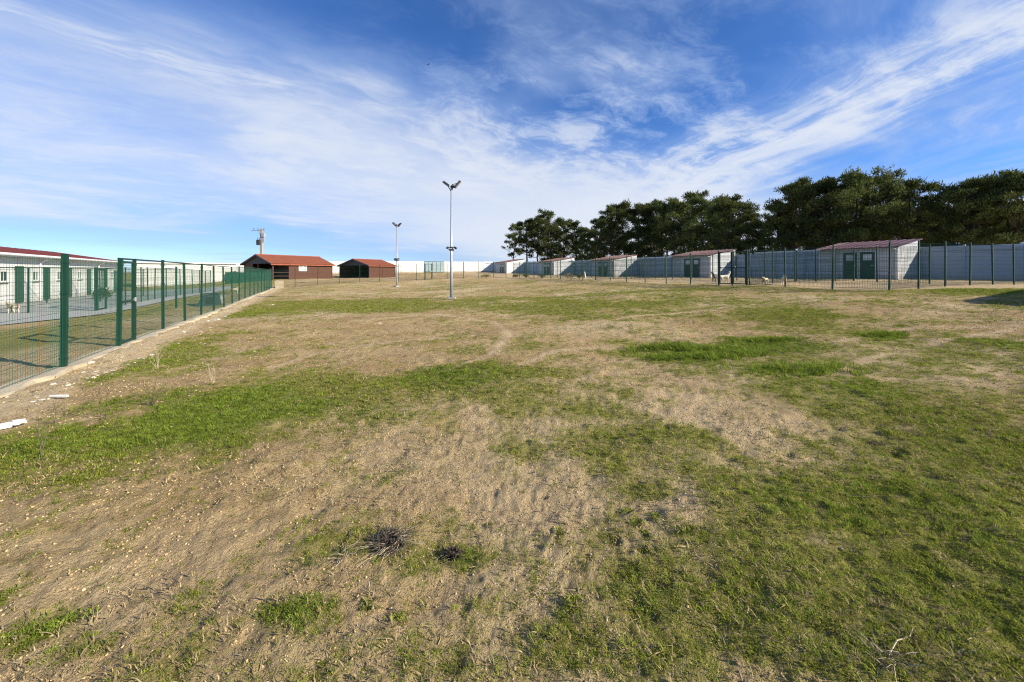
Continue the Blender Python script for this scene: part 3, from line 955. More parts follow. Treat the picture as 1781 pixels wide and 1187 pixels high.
LAB = ['white panel shed with red roof and two green doors, nearest on the right',
       'white panel shed with bright end wall behind the standing pale dog',
       'white panel shed with red roof, third from the right edge, half hidden by the fence',
       'small distant white shed between the third shed and the leftmost shed',
       'farthest white shed with red roof, below the leftmost pines']
for i, t_ in enumerate((7.73, -6.6, -20.7, -34.9, -52.0)):
    back = W0 + WD * t_
    shed(back - WN * (SDp + 0.15), LAB[i])
# shed standing just right of the picture, whose shadow reaches into it
c_ = Vector((20.6, 10.1, 0))
sr = thing('panel_shed', 'white metal shed right of the picture throwing its shadow on the dirt', 'shed', (c_.x, c_.y, gz(c_.x, c_.y)), math.atan2(WN.y, WN.x))
MB().box(0, 9, -8, 0, -0.4, 2.75).build('wall', 'white_panel', sr)
MB().prism([(-8.3, 2.76), (0.15, 2.76), (0.15, 2.90), (-4, 3.7), (-8.3, 2.90)], -0.2, 9.2).build('roof', 'red_roof', sr)
MB().box(-0.03, 0.0, -2.2, -1.2, 0.03, 2.1).build('door', 'green_door', sr)

# ================================================================== kennel buildings on the left
KD = Vector((-0.55, 0.835, 0)).normalized(); KP = Vector((-0.835, -0.55, 0)).normalized()
KA = Vector((-26.2, 19.7, 0)) - KD * 12
KL = 12 + 19.8
kz = CZ - 1.95
kr = thing('kennel_block', 'long low white kennel building with green doors and dark red roof', 'building', (KA.x, KA.y, kz), math.atan2(KD.y, KD.x))
EV = 2.93                     # eaves above its base
# local x along the front, local -y faces the yard when y axis = KP
def kbox(name, m, x0, x1, y0, y1, z0, z1, par=None): return MB().box(x0, x1, y0, y1, z0, z1).build(name, m, par or kr)
wallp = ribbed(KL, EV, 0.35, 0.012, 'white_wall')
o = place('wall', wallp, kr, (KL / 2, 0, 0))
kbox('wall', 'white_wall', 0, KL, 0.05, 6.0, 0, EV - 0.02)
mb = MB(); sl = 0.70 / 4.0
n = 32
for i in range(n):
    x0 = -0.2 + i * (KL + 0.4) / n; x1 = x0 + (KL + 0.4) / n - 0.01
    v = [(x0, -0.42, EV + 0.03 - 0.42 * sl), (x1, -0.42, EV + 0.03 - 0.42 * sl), (x1, 4.0, EV + 0.73), (x0, 4.0, EV + 0.73)]
    v += [(a, b, c + 0.06) for a, b, c in v]
    fcs = [(3, 2, 1, 0), (4, 5, 6, 7), (0, 1, 5, 4), (1, 2, 6, 5), (2, 3, 7, 6), (3, 0, 4, 7)]
    mb.add(v, fcs)
    v = [(x0, -0.42, EV + 0.09 - 0.42 * sl), (x0 + 0.06, -0.42, EV + 0.09 - 0.42 * sl), (x0 + 0.06, 4.0, EV + 0.79), (x0, 4.0, EV + 0.79)]
    v += [(a, b, c + 0.04) for a, b, c in v]
    mb.add(v, fcs)
v = [(-0.2, 4.005, EV + 0.73), (KL + 0.2, 4.005, EV + 0.73), (KL + 0.2, 6.3, EV + 0.1), (-0.2, 6.3, EV + 0.1)]
v += [(a, b, c + 0.06) for a, b, c in v]
mb.add(v, fcs)
rf = mb.build('roof', 'red_roof', kr)
MB().prism([(0.05, EV - 0.02), (5.95, EV - 0.02), (4.0, EV + 0.70)], 0.02, KL - 0.02).build('gable', 'white_wall', kr)
kbox('fascia', 'white_paint', -0.2, KL + 0.2, -0.45, -0.425, EV - 0.17, EV + 0.02, rf)
kbox('soffit', 'white_paint', -0.18, KL + 0.18, -0.42, -0.01, EV - 0.10, EV - 0.08, rf)
gt_ = MB().tube((-0.1, -0.52, EV - 0.06), (KL + 0.1, -0.52, EV - 0.06), 0.06, n=8).build('gutter', 'white_paint', rf)
for x in (4.0, 12.0 + 4.1, 12 + 14.2):
    MB().tube((x, -0.08, 0.1), (x, -0.08, EV - 0.4), 0.045, n=8).tube((x, -0.08, EV - 0.4), (x, -0.5, EV - 0.1), 0.045, n=8).build('downpipe', 'white_paint', kr)
DOOR = MB().box(0, 0.82, -0.05, 0.0, 0.0, 2.0).box(0.07, 0.75, -0.06, -0.05, 0.1, 0.95).box(0.07, 0.75, -0.06, -0.05, 1.05, 1.92).mesh('door', 'green_door')
KHAN = MB().box(0.68, 0.72, -0.11, -0.06, 0.98, 1.02).box(0.58, 0.72, -0.12, -0.11, 0.98, 1.02).mesh('handle', 'galvanised')
WIN = MB().box(0, 0.7, -0.02, 0.0, 0, 0.06).box(0, 0.7, -0.02, 0.0, 0.54, 0.6).box(0, 0.06, -0.021, 0.0, 0.061, 0.539).box(0.64, 0.7, -0.021, 0.0, 0.061, 0.539).box(0.33, 0.37, -0.02, 0, 0.061, 0.539).mesh('window_frame', 'white_paint')
PAN = MB().box(0.061, 0.639, -0.008, -0.002, 0.061, 0.539).mesh('pane', 'dark_glass')
SIL = MB().box(-0.05, 0.75, -0.09, 0.0, -0.06, -0.002).mesh('sill', 'concrete')
for x in (12 - 9.3, 12 - 5.6, 12 - 2.0, 12 + 1.4, 12 + 4.65, 12 + 8.1, 12 + 11.8, 12 + 15.6, 12 + 18.4):
    gzl = gz(*(KA + KD * x).xy) - kz
    d = place('door', DOOR, kr, (x, -0.006, max(gzl, 0) + 0.06))
    place('handle', KHAN, d)
    if x + 2.2 < KL:
        w = place('window', WIN, kr, (x + 1.9, -0.004, 1.45))
        place('pane', PAN, w); place('sill', SIL, w)

kA, kB = Vector((-47.8, 48.8, 0)), Vector((-40.4, 56.3, 0))
kLn = (kB - kA).length
k2 = thing('kennel_block', 'plain white low building beyond the kennel yard, left of the first barn', 'building', (kA.x, kA.y, CZ - 1.95), math.atan2(kB.y - kA.y, kB.x - kA.x))
place('wall', ribbed(kLn, 3.16, 0.5, 0.01, 'white_wall'), k2, (kLn / 2, 0, 0))
MB().box(0, kLn, 0.045, 5, 0, 3.14).build('wall', 'white_wall', k2)
rf = MB().prism([(-0.25, 3.165), (5.25, 3.165), (5.25, 3.26), (2.5, 3.42), (-0.25, 3.26)], -0.2, kLn + 0.2).build('roof', 'white_panel', k2)
MB().box(-0.22, kLn + 0.22, -0.29, -0.255, 3.13, 3.28).build('fascia', 'white_paint', rf)

# ================================================================== barns
BL = Vector((0.45, 0.893, 0)).normalized()


def barn(origin, label, Wd, Ln, eave, ridge, porch, base_z):
    """origin: corner under the near end of the lit long eave; local x along the lit long side, y towards the back"""
    root = thing('timber_barn', label, 'barn', (origin.x, origin.y, base_z), math.atan2(BL.y, BL.x))
    H, Rg = eave, ridge

    def boards(x0, x1, y, z0, z1, facing):
        mb = MB(); z = z0
        while z < z1 - 0.01:
            z2 = min(z + 0.17, z1)
            if facing == 'x':
                mb.box(x0, x1, y - 0.02, y + 0.02, z, z2 - 0.02); mb.box(x0, x1, y - 0.008, y + 0.008, z2 - 0.02, z2)
            else:
                mb.box(y - 0.02, y + 0.02, x0, x1, z, z2 - 0.02); mb.box(y - 0.008, y + 0.008, x0, x1, z2 - 0.02, z2)
            z = z2
        return mb
    # walls (porch end is open for the first stretch)
    boards(porch, Ln, 0, 0, H, 'x').build('wall', 'brown_wood', root)
    boards(0, Ln, Wd, 0, H, 'x').build('wall', 'brown_wood', root)
    boards(0, Wd, Ln, 0, H, 'y').build('wall', 'brown_wood', root)
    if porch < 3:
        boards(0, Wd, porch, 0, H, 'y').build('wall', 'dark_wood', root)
        boards(Wd * 0.68, Wd, 0.03, 0, H, 'y').build('wall', 'brown_wood', root)
    MB().box(0, Ln, 0.03, Wd, -0.35, -0.005).build('floor', 'concrete', root)
    # gables: boarded triangles
    for x, m in ((0.05, 'gable_grey'), (Ln, 'brown_wood')):
        mb = MB()
        mb.add([(x - 0.03, -0.02, H), (x - 0.03, Wd + 0.02, H), (x - 0.03, Wd / 2, Rg), (x + 0.03, -0.02, H), (x + 0.03, Wd + 0.02, H), (x + 0.03, Wd / 2, Rg)],
               [(0, 1, 2), (5, 4, 3), (0, 3, 4, 1), (1, 4, 5, 2), (2, 5, 3, 0)])
        mb.build('gable', m, root)
    for (x, y) in ((0.07, 0.02), (porch, 0.02), (Ln - 0.02, 0.02), (0.07, Wd - 0.02), (0.07, Wd * 0.5)) if porch < 3 else ((0.07, 0.0), (Ln - 0.02, 0.0), (0.07, Wd), (Ln * 0.5, 0.0)):
        MB().box(x - 0.07, x + 0.07, y - 0.07, y + 0.07, 0, H).build('corner_post', 'brown_wood', root)
    # tiled roof: two slopes with rounded tile courses running from ridge to eave
    oh = 0.35; sl = (Rg - H) / (Wd / 2)
    for side in (0, 1):
        mb = MB(); nx = int((Ln + 0.7) / 0.22)
        for i in range(nx):
            xa = -0.35 + i * 0.22
            prof = [(xa, 0.0), (xa + 0.05, 0.05), (xa + 0.11, 0.065), (xa + 0.17, 0.05), (xa + 0.22, 0.0)]
            v = []
            for ye, ze in ((-oh, H - oh * sl), (Wd / 2, Rg)):
                yy = ye if side == 0 else Wd - ye
                v += [(px2, yy, ze + 0.06 + pz2) for px2, pz2 in prof]
            mb.add(v, [(k, k + 1, k + 6, k + 5) for k in range(4)])
        yy0 = -oh if side == 0 else Wd + oh
        ym = Wd / 2
        v = [(-0.35, yy0, H - oh * sl), (Ln + 0.35, yy0, H - oh * sl), (Ln + 0.35, ym, Rg), (-0.35, ym, Rg)]
        v += [(a, b, c + 0.055) for a, b, c in v]
        mb.add(v, [(3, 2, 1, 0), (4, 5, 6, 7), (0, 1, 5, 4), (1, 2, 6, 5), (2, 3, 7, 6), (3, 0, 4, 7)])
        rf = mb.build('roof', 'roof_tile', root)
        mb = MB()
        v = [(-0.38, yy0, H - oh * sl - 0.1), (-0.352, yy0, H - oh * sl - 0.1), (-0.352, ym, Rg - 0.1), (-0.38, ym, Rg - 0.1)]
        v += [(a, b, c + 0.2) for a, b, c in v]
        mb.add(v, [(3, 2, 1, 0), (4, 5, 6, 7), (0, 1, 5, 4), (1, 2, 6, 5), (2, 3, 7, 6), (3, 0, 4, 7)])
        mb.build('verge_board', 'gable_grey', rf)
        y2 = yy0 - 0.02 if side == 0 else yy0 + 0.02
        MB().box(-0.35, Ln + 0.35, min(yy0 + (-0.001 if side == 0 else 0.001), y2), max(yy0 + (-0.001 if side == 0 else 0.001), y2), H - oh * sl - 0.09, H - oh * sl + 0.05).build('eave_board', 'roof_tile', rf)
    MB().tube((-0.36, Wd / 2, Rg + 0.07), (Ln + 0.36, Wd / 2, Rg + 0.07), 0.09, n=8).build('ridge_cap', 'roof_tile', root)
    return root


B1 = Vector((-32.4, 52.0, 0))
b1 = barn(B1, 'larger dark brown timber barn with orange tiled roof and white window', 6.6, 9.3, 2.22, 3.42, 2.35, CZ - 1.02)
fr = MB()
x0, x1, z0, z1 = 3.75, 5.0, 1.2, 1.98
for (a, b, c, d) in ((x0, x1, z0, z0 + 0.09), (x0, x1, z1 - 0.09, z1)): fr.box(a, b, -0.06, -0.022, c, d)
for x in (x0, x0 + 0.56, x1 - 0.09 - 0.51, x1 - 0.09): fr.box(x, x + 0.09, -0.062, -0.022, z0 + 0.091, z1 - 0.091)
wo = fr.build('window', 'white_paint', b1)
for i in range(2):
    xa = x0 + 0.095 + i * 0.58
    MB().box(xa, xa + 0.46, -0.034, -0.026, z0 + 0.092, z1 - 0.092).build('pane', 'grey_plastic', wo)
    MB().box(xa + 0.21, xa + 0.25, -0.05, -0.036, z0 + 0.092, z1 - 0.092).box(xa, xa + 0.2, -0.05, -0.036, z0 + 0.37, z0 + 0.41).box(xa + 0.26, xa + 0.46, -0.05, -0.036, z0 + 0.37, z0 + 0.41).build('glazing_bar', 'white_paint', wo)
for z in (0.45, 0.95): MB().box(0.15, 2.27, -0.02, 0.02, z, z + 0.1).build('porch_rail', 'dark_wood', b1)
B2 = Vector((-23.6, 63.4, 0))
barn(B2, 'smaller brown barn with open dark gable end and orange tiled roof', 6.9, 6.0, 2.12, 3.12, 4.0, CZ - 0.95).children
# dark boarded lining of the open end of the smaller barn is its long wall; close the front stretch of the lit side
b2 = [o for o in C.objects if o.name.startswith('timber_barn')][-1]
mb = MB(); z = 0.0
while z < 2.1:
    mb.box(0.15, 3.98, -0.02, 0.02, z, z + 0.15); mb.box(0.15, 3.98, -0.008, 0.008, z + 0.15, min(z + 0.17, 2.12)); z += 0.17
mb.build('wall', 'brown_wood', b2)
# retaining block at the end of the left fence
q_ = END + TD * 0.5
tag(MB().box(-0.35, 0.35, -0.3, 0.3, -0.3, 0.75).box(-0.30, 0.28, -0.25, 0.27, 0.75, 0.80).build('concrete_block', 'kerb', None, (q_.x, q_.y + 0.4, gz(q_.x, q_.y)), 0.45),
    'pale concrete block at the far end of the left mesh fence', 'block')


# ================================================================== lamp posts
def flood(mb_name, parent, loc, rot, sx, sy, sz):
    """floodlight: finned housing with a glass front and a yoke"""
    mb = MB().box(-sx, sx, -sy, sy, -sz, sz)
    for i in range(5):
        x = -sx * 0.8 + i * sx * 0.4
        mb.box(x - 0.008, x + 0.008, sy, sy + 0.05, -sz * 0.85, sz * 0.85)
    h = mb.build('floodlight', 'lamp_dark', parent, loc, rot)
    MB().box(-sx * 0.88, sx * 0.88, -sy - 0.008, -sy - 0.001, -sz * 0.85, sz * 0.85).build('glass', 'lamp_glass', h)
    MB().box(-sx - 0.03, -sx - 0.008, -0.02, 0.02, -0.05, sz * 0.3).box(sx + 0.008, sx + 0.03, -0.02, 0.02, -0.05, sz * 0.3).build('yoke', 'lamp_dark', h)
    return h


def lamp(x, y, H, label, rot=0.0):
    z = gz(x, y)
    root = thing('lamp_post', label, 'lamp post', (x, y, z), rot, 'tall floodlight masts in the field')
    MB().box(-0.24, 0.24, -0.24, 0.24, -0.2, 0.07).build('footing', 'concrete', root)
    MB().box(-0.16, 0.16, -0.16, 0.16, 0.071, 0.09).build('base_plate', 'pole_grey', root)
    MB().path([(0, 0, 0.09), (0, 0, 1.6), (0, 0, H - 0.1)], [0.085, 0.075, 0.042], 14).build('pole', 'pole_grey', root, smooth=True)
    MB().box(0.07, 0.09, -0.05, 0.05, 0.5, 0.85).build('hatch', 'pole_grey', root)
    ar = MB()
    ar.tube((0, 0, H - 0.35), (-0.16, 0, H - 0.05), 0.025).tube((0, 0, H - 0.35), (0.12, 0.05, H + 0.02), 0.025)
    ar.tube((-0.16, 0, H - 0.05), (-0.2, 0, H + 0.03), 0.022).tube((0.0, 0.0, H - 0.1), (0.26, 0.0, H - 0.1), 0.02).tube((0, 0, H - 0.1), (0.05, 0.1, H + 0.12), 0.022).tube((0.05, 0.1, H + 0.1), (0.34, 0.04, H + 0.16), 0.018)
    ar.build('bracket', 'lamp_dark', root)
    flood('f', root, (-0.31, 0, H + 0.10), (R(90), R(36), 0), 0.20, 0.04, 0.15)
    flood('f', root, (0.36, 0, H + 0.08), (R(90), R(-50), 0), 0.24, 0.04, 0.15)
    flood('f', root, (0.05, 0.30, H + 0.02), (R(118), 0, 0), 0.13, 0.035, 0.14)
    cr = MB()
    zc = H * 0.455
    cr.tube((-0.20, 0, zc), (0.20, 0, zc), 0.022).tube((0, -0.2, zc - 0.1), (0, 0.2, zc - 0.1), 0.02).tube((0, 0, zc - 0.11), (0, 0, zc + 0.04), 0.085, n=10)
    cr.build('crossarm', 'lamp_dark', root)
    for dx_, dy_, rz in ((-0.24, 0.02, -80), (0.25, -0.02, 80), (0.0, -0.25, 0), (0.0, 0.25, 180)):
        flood('s', root, (dx_, dy_, zc - (0.12 if dy_ in (0.25, -0.25) else 0.01)), (R(-58), 0, R(rz)), 0.085, 0.03, 0.075)
    return root


lx, ly = (785 - CX) / F * 22.0, 22.0
lamp(lx, ly, 6.45, 'nearer tall grey floodlight mast standing in the open field')
lx2, ly2 = (690 - CX) / F * 40.5, 40.5
lamp(lx2, ly2, 6.45, 'distant floodlight mast standing in front of the smaller barn', 0.9)

# ================================================================== power pole behind the barn
px0, py0 = (455 - CX) / F * 74, 74.0
pp = thing('power_pole', 'concrete power pole with transformer and crossarm behind the larger barn', 'power pole', (px0, py0, gz(px0, py0)))
hp = 9.55 - 0.4
MB().path([(0, 0, -0.2), (0, 0, hp)], [0.34, 0.24], 4).build('pole', 'pole_concrete', pp)
MB().box(-1.75, 0.75, -0.06, 0.06, hp - 0.42, hp - 0.27, Matrix.Rotation(R(-2), 4, 'Y')).build('crossarm', 'galvanised', pp)
for x in (-1.5, -0.7, 0.45):
    MB().tube((x, 0, hp - 0.3), (x, 0, hp + 0.05), 0.05, n=6).tube((x, 0, hp - 0.1), (x, 0, hp - 0.05), 0.1, n=8).tube((x, 0, hp + 0.0), (x, 0, hp + 0.04), 0.08, n=8).build('insulator', 'lamp_dark', pp)
MB().box(-0.55, 0.05, -0.75, -0.3, hp - 3.2, hp - 2.2).tube((-0.4, -0.5, hp - 2.2), (-0.4, -0.5, hp - 1.8), 0.05).tube((-0.1, -0.5, hp - 2.2), (-0.1, -0.5, hp - 1.8), 0.05).build('transformer', 'lamp_dark', pp)
MB().box(0.1, 0.62, -0.3, 0.3, hp - 1.6, hp - 0.9).box(0.25, 0.5, -0.1, 0.1, hp - 2.6, hp - 1.61).build('switch_box', 'galvanised', pp)
MB().tube((-0.75, 0, hp - 0.36), (-0.1, 0, hp - 1.4), 0.03).tube((0.6, 0, hp - 0.4), (0.1, 0, hp - 1.3), 0.03).build('brace', 'galvanised', pp)

# ================================================================== pines
def needle_cloud(clumps, per, seed, size=0.20):
    """sprays of needles filling flattened clumps; returns verts, faces (triangles)"""
    g = np.random.default_rng(seed)
    V = []
    for (cx, cy, cz, rx, rz) in clumps:
        n = int(per * (rx / 1.2) ** 2)
        d = g.normal(size=(n, 3)); d /= np.linalg.norm(d, axis=1)[:, None]
        rad = g.random(n) ** 0.42
        lump = 0.78 + 0.42 * np.sin(d[:, 0] * 5.1 + cx) * np.sin(d[:, 1] * 4.7 + cy) * np.cos(d[:, 2] * 3.9)
        p = d * (rad * lump)[:, None] * np.array([rx, rx, rz]) + np.array([cx, cy, cz])
        p[:, 2] = np.where(d[:, 2] < 0, cz + (p[:, 2] - cz) * 0.8, p[:, 2])
        ax = d * 0.8 + np.array([0, 0, 0.65]) + g.normal(size=(n, 3)) * 0.55
        ax /= np.linalg.norm(ax, axis=1)[:, None]
        sd = np.cross(ax, g.normal(size=(n, 3))); sd /= np.linalg.norm(sd, axis=1)[:, None] + 1e-9
        L = size * (0.65 + 0.8 * g.random(n))[:, None]
        w = L * 0.27
        V.append(np.stack([p - sd * w, p + sd * w, p + ax * L * 1.5], 1))
    V = np.concatenate(V)
    return V.reshape(-1, 3), np.arange(len(V) * 3).reshape(-1, 3)


def pine_variant(seed, H, spread, bare, lean):
    """H tall; crown starts at bare*H; returns trunk mesh and crown mesh"""
    r_ = random.Random(seed)
    top = Vector((lean * H * 0.12, r_.uniform(-0.4, 0.4), H * 0.93))
    tp, tr = [], []
    n = 8
    for i in range(n):
        k = i / (n - 1)
        w = Vector((r_.uniform(-1, 1), r_.uniform(-1, 1), 0)) * 0.16 * (0 < i)
        tp.append(Vector((top.x * k * k, top.y * k, top.z * k - 0.2 * (i == 0))) + w)
        tr.append(0.21 * (1 - 0.78 * k) * H / 11)
    mb = MB().path(tp, tr, 8)
    clumps = []
    nl = r_.randint(26, 32)
    for i in range(nl):
        k = bare + (0.97 - bare) * (i + r_.random()) / nl
        j = min(int(k * (n - 1)), n - 2); f = k * (n - 1) - j
        b = tp[j].lerp(tp[j + 1], f)
        az = i * 2.4 + r_.uniform(-0.5, 0.5)
        kk = (k - bare) / (1 - bare)
        reach = spread * (0.30 + 0.80 * math.sin(math.pi * min(kk * 0.70 + 0.26, 1.0))) * r_.uniform(0.5, 1.12)
        rise = reach * r_.uniform(0.05, 0.75)
        e = b + Vector((math.cos(az) * reach, math.sin(az) * reach, rise))
        m1 = b.lerp(e, 0.5) + Vector((0, 0, -0.12 * reach + r_.uniform(-0.1, 0.2)))
        mb.path([b, m1, e], [tr[j] * 0.42, tr[j] * 0.28, 0.02], 5)
        s = r_.uniform(0.7, 1.25) * spread * 0.28
        clumps.append((e.x, e.y, e.z, s, s * r_.uniform(0.62, 0.95)))
        for q2 in range(r_.randint(3, 4)):
            t2 = r_.uniform(0.45, 0.95)
            c2 = b.lerp(e, t2) + Vector((r_.uniform(-1, 1), r_.uniform(-1, 1), r_.uniform(-0.1, 0.7))) * reach * 0.33
            mb.path([b.lerp(e, t2 * 0.8), c2], [0.035, 0.012], 4)
            s2 = s * r_.uniform(0.5, 0.85)
            clumps.append((c2.x, c2.y, c2.z, s2, s2 * r_.uniform(0.65, 0.95)))
    for i in range(3):
        clumps.append((top.x + r_.uniform(-.5, .5), top.y + r_.uniform(-.5, .5), H * 0.95 + r_.uniform(-0.5, 0.1), spread * 0.30, spread * 0.2))
    for i in range(4):       # dead stubs below the crown
        k = r_.uniform(0.2, bare); j = min(int(k * (n - 1)), n - 2)
        b = tp[j]; az = r_.uniform(0, 6.3)
        mb.path([b, b + Vector((math.cos(az), math.sin(az), 0.25)) * r_.uniform(0.4, 1.1)], [0.03, 0.008], 4)
    tm = mb.mesh('trunk', 'bark')
    v, f = needle_cloud(clumps, 360, seed, 0.17)
    cm = np_mesh('crown', v, f, M['needles'])
    return tm, cm


VAR = [pine_variant(100 + i, 11.0, sp, ba, le) for i, (sp, ba, le) in enumerate((
    (3.0, .23, .4), (2.6, .33, -.6), (3.3, .17, .2), (2.5, .29, .9), (3.0, .27, -.3), (2.9, .12, .0), (3.5, .20, -.8)))]
BUSHV = None


def pine(px, Y, top_y, var, rot, wide=1.0, label=None):
    x = (px - CX) / F * Y
    z = gz(x, Y)
    H = (HY - top_y) / F * Y + CZ - z
    s = H / 11.3
    root = thing('pine_tree', label or 'half hidden pine deep in the grove behind the front trees', 'tree', (x, Y, z), rot, 'pines behind the perimeter wall')
    for nme, me in zip(('trunk', 'crown'), VAR[var]):
        place(nme, me, root, None, 0.0, (s * wide, s * wide, s))
    return root


PINES = [  # photograph column of the trunk, distance, row of the top
    (893, 104, 384, 3, .9, 'leftmost pine of the grove, low rounded crown against the sky'), (916, 98, 380, 1, 1.0), (935, 108, 372, 4, .9),
    (958, 96, 362, 0, 1.0, 'tall pine near the left end of the grove, rising above its neighbours'), (980, 104, 378, 3, 1.0), (1003, 96, 384, 1, .9), (1022, 90, 392, 5, .9),
    (1042, 94, 372, 4, .9), (1064, 84, 356, 0, .9), (1088, 92, 350, 6, .85), (1108, 80, 352, 2, .9), (1130, 86, 345, 1, .9),
    (1150, 78, 347, 3, 1.0), (1172, 74, 338, 4, .9), (1198, 78, 328, 0, .95, 'high crowned pine above the second shed, tallest of the middle grove'), (1222, 68, 336, 5, .9), (1244, 72, 348, 6, .85),
    (1268, 62, 340, 2, .9), (1290, 68, 338, 1, 1.0), (1310, 60, 362, 4, .8), (1330, 62, 384, 5, .8), (1352, 56, 345, 3, .9),
    (1380, 54, 312, 0, 1.0), (1408, 60, 304, 4, .9), (1432, 50, 306, 2, .95), (1462, 56, 300, 1, 1.0),
    (1490, 48, 295, 6, .95, 'broadest and highest pine, standing right above the nearest shed'), (1522, 54, 298, 0, .9), (1552, 50, 312, 3, 1.0), (1580, 46, 308, 4, .95),
    (1606, 52, 374, 5, .75), (1630, 46, 358, 1, .8), (1655, 42, 318, 2, .9), (1690, 40, 302, 0, 1.0), (1718, 46, 306, 6, .9), (1745, 40, 312, 3, .95),
    (1775, 38, 286, 4, 1.05, 'pine at the right edge of the picture, tops out above the rest'),
    (1120, 110, 392, 2, 1.1), (1050, 118, 398, 6, 1.1), (960, 122, 396, 2, 1.0), (1200, 100, 380, 0, 1.1), (1290, 88, 378, 6, 1.1), (1360, 76, 370, 2, 1.1), (1450, 72, 366, 0, 1.1),
    (1545, 66, 360, 6, 1.1), (1620, 62, 366, 2, 1.1), (1700, 56, 360, 1, 1.1), (1770, 54, 360, 5, 1.1), (1250, 84, 372, 3, 1.1), (1405, 66, 362, 5, 1.1), (1500, 62, 360, 3, 1.1),
    (1010, 128, 402, 0, 1.1), (1160, 96, 380, 5, 1.2), (1590, 58, 362, 5, 1.2), (1660, 56, 362, 4, 1.2), (1735, 50, 366, 5, 1.2)]
ORD = ('first second third fourth fifth sixth seventh eighth ninth tenth eleventh twelfth thirteenth fourteenth fifteenth sixteenth seventeenth eighteenth nineteenth twentieth '
       'twenty-first twenty-second twenty-third twenty-fourth twenty-fifth twenty-sixth twenty-seventh twenty-eighth twenty-ninth thirtieth thirty-first thirty-second thirty-third thirty-fourth thirty-fifth thirty-sixth thirty-seventh').split()
for i, t_ in enumerate(PINES[:37]):
    if len(t_) < 6: PINES[i] = t_ + ('dark green pine, %s from the left in the front of the grove' % ORD[i],)
for i, t_ in enumerate(PINES):
    pine(t_[0], t_[1], t_[2], t_[3], i * 1.37, t_[4], t_[5] if len(t_) > 5 else None)


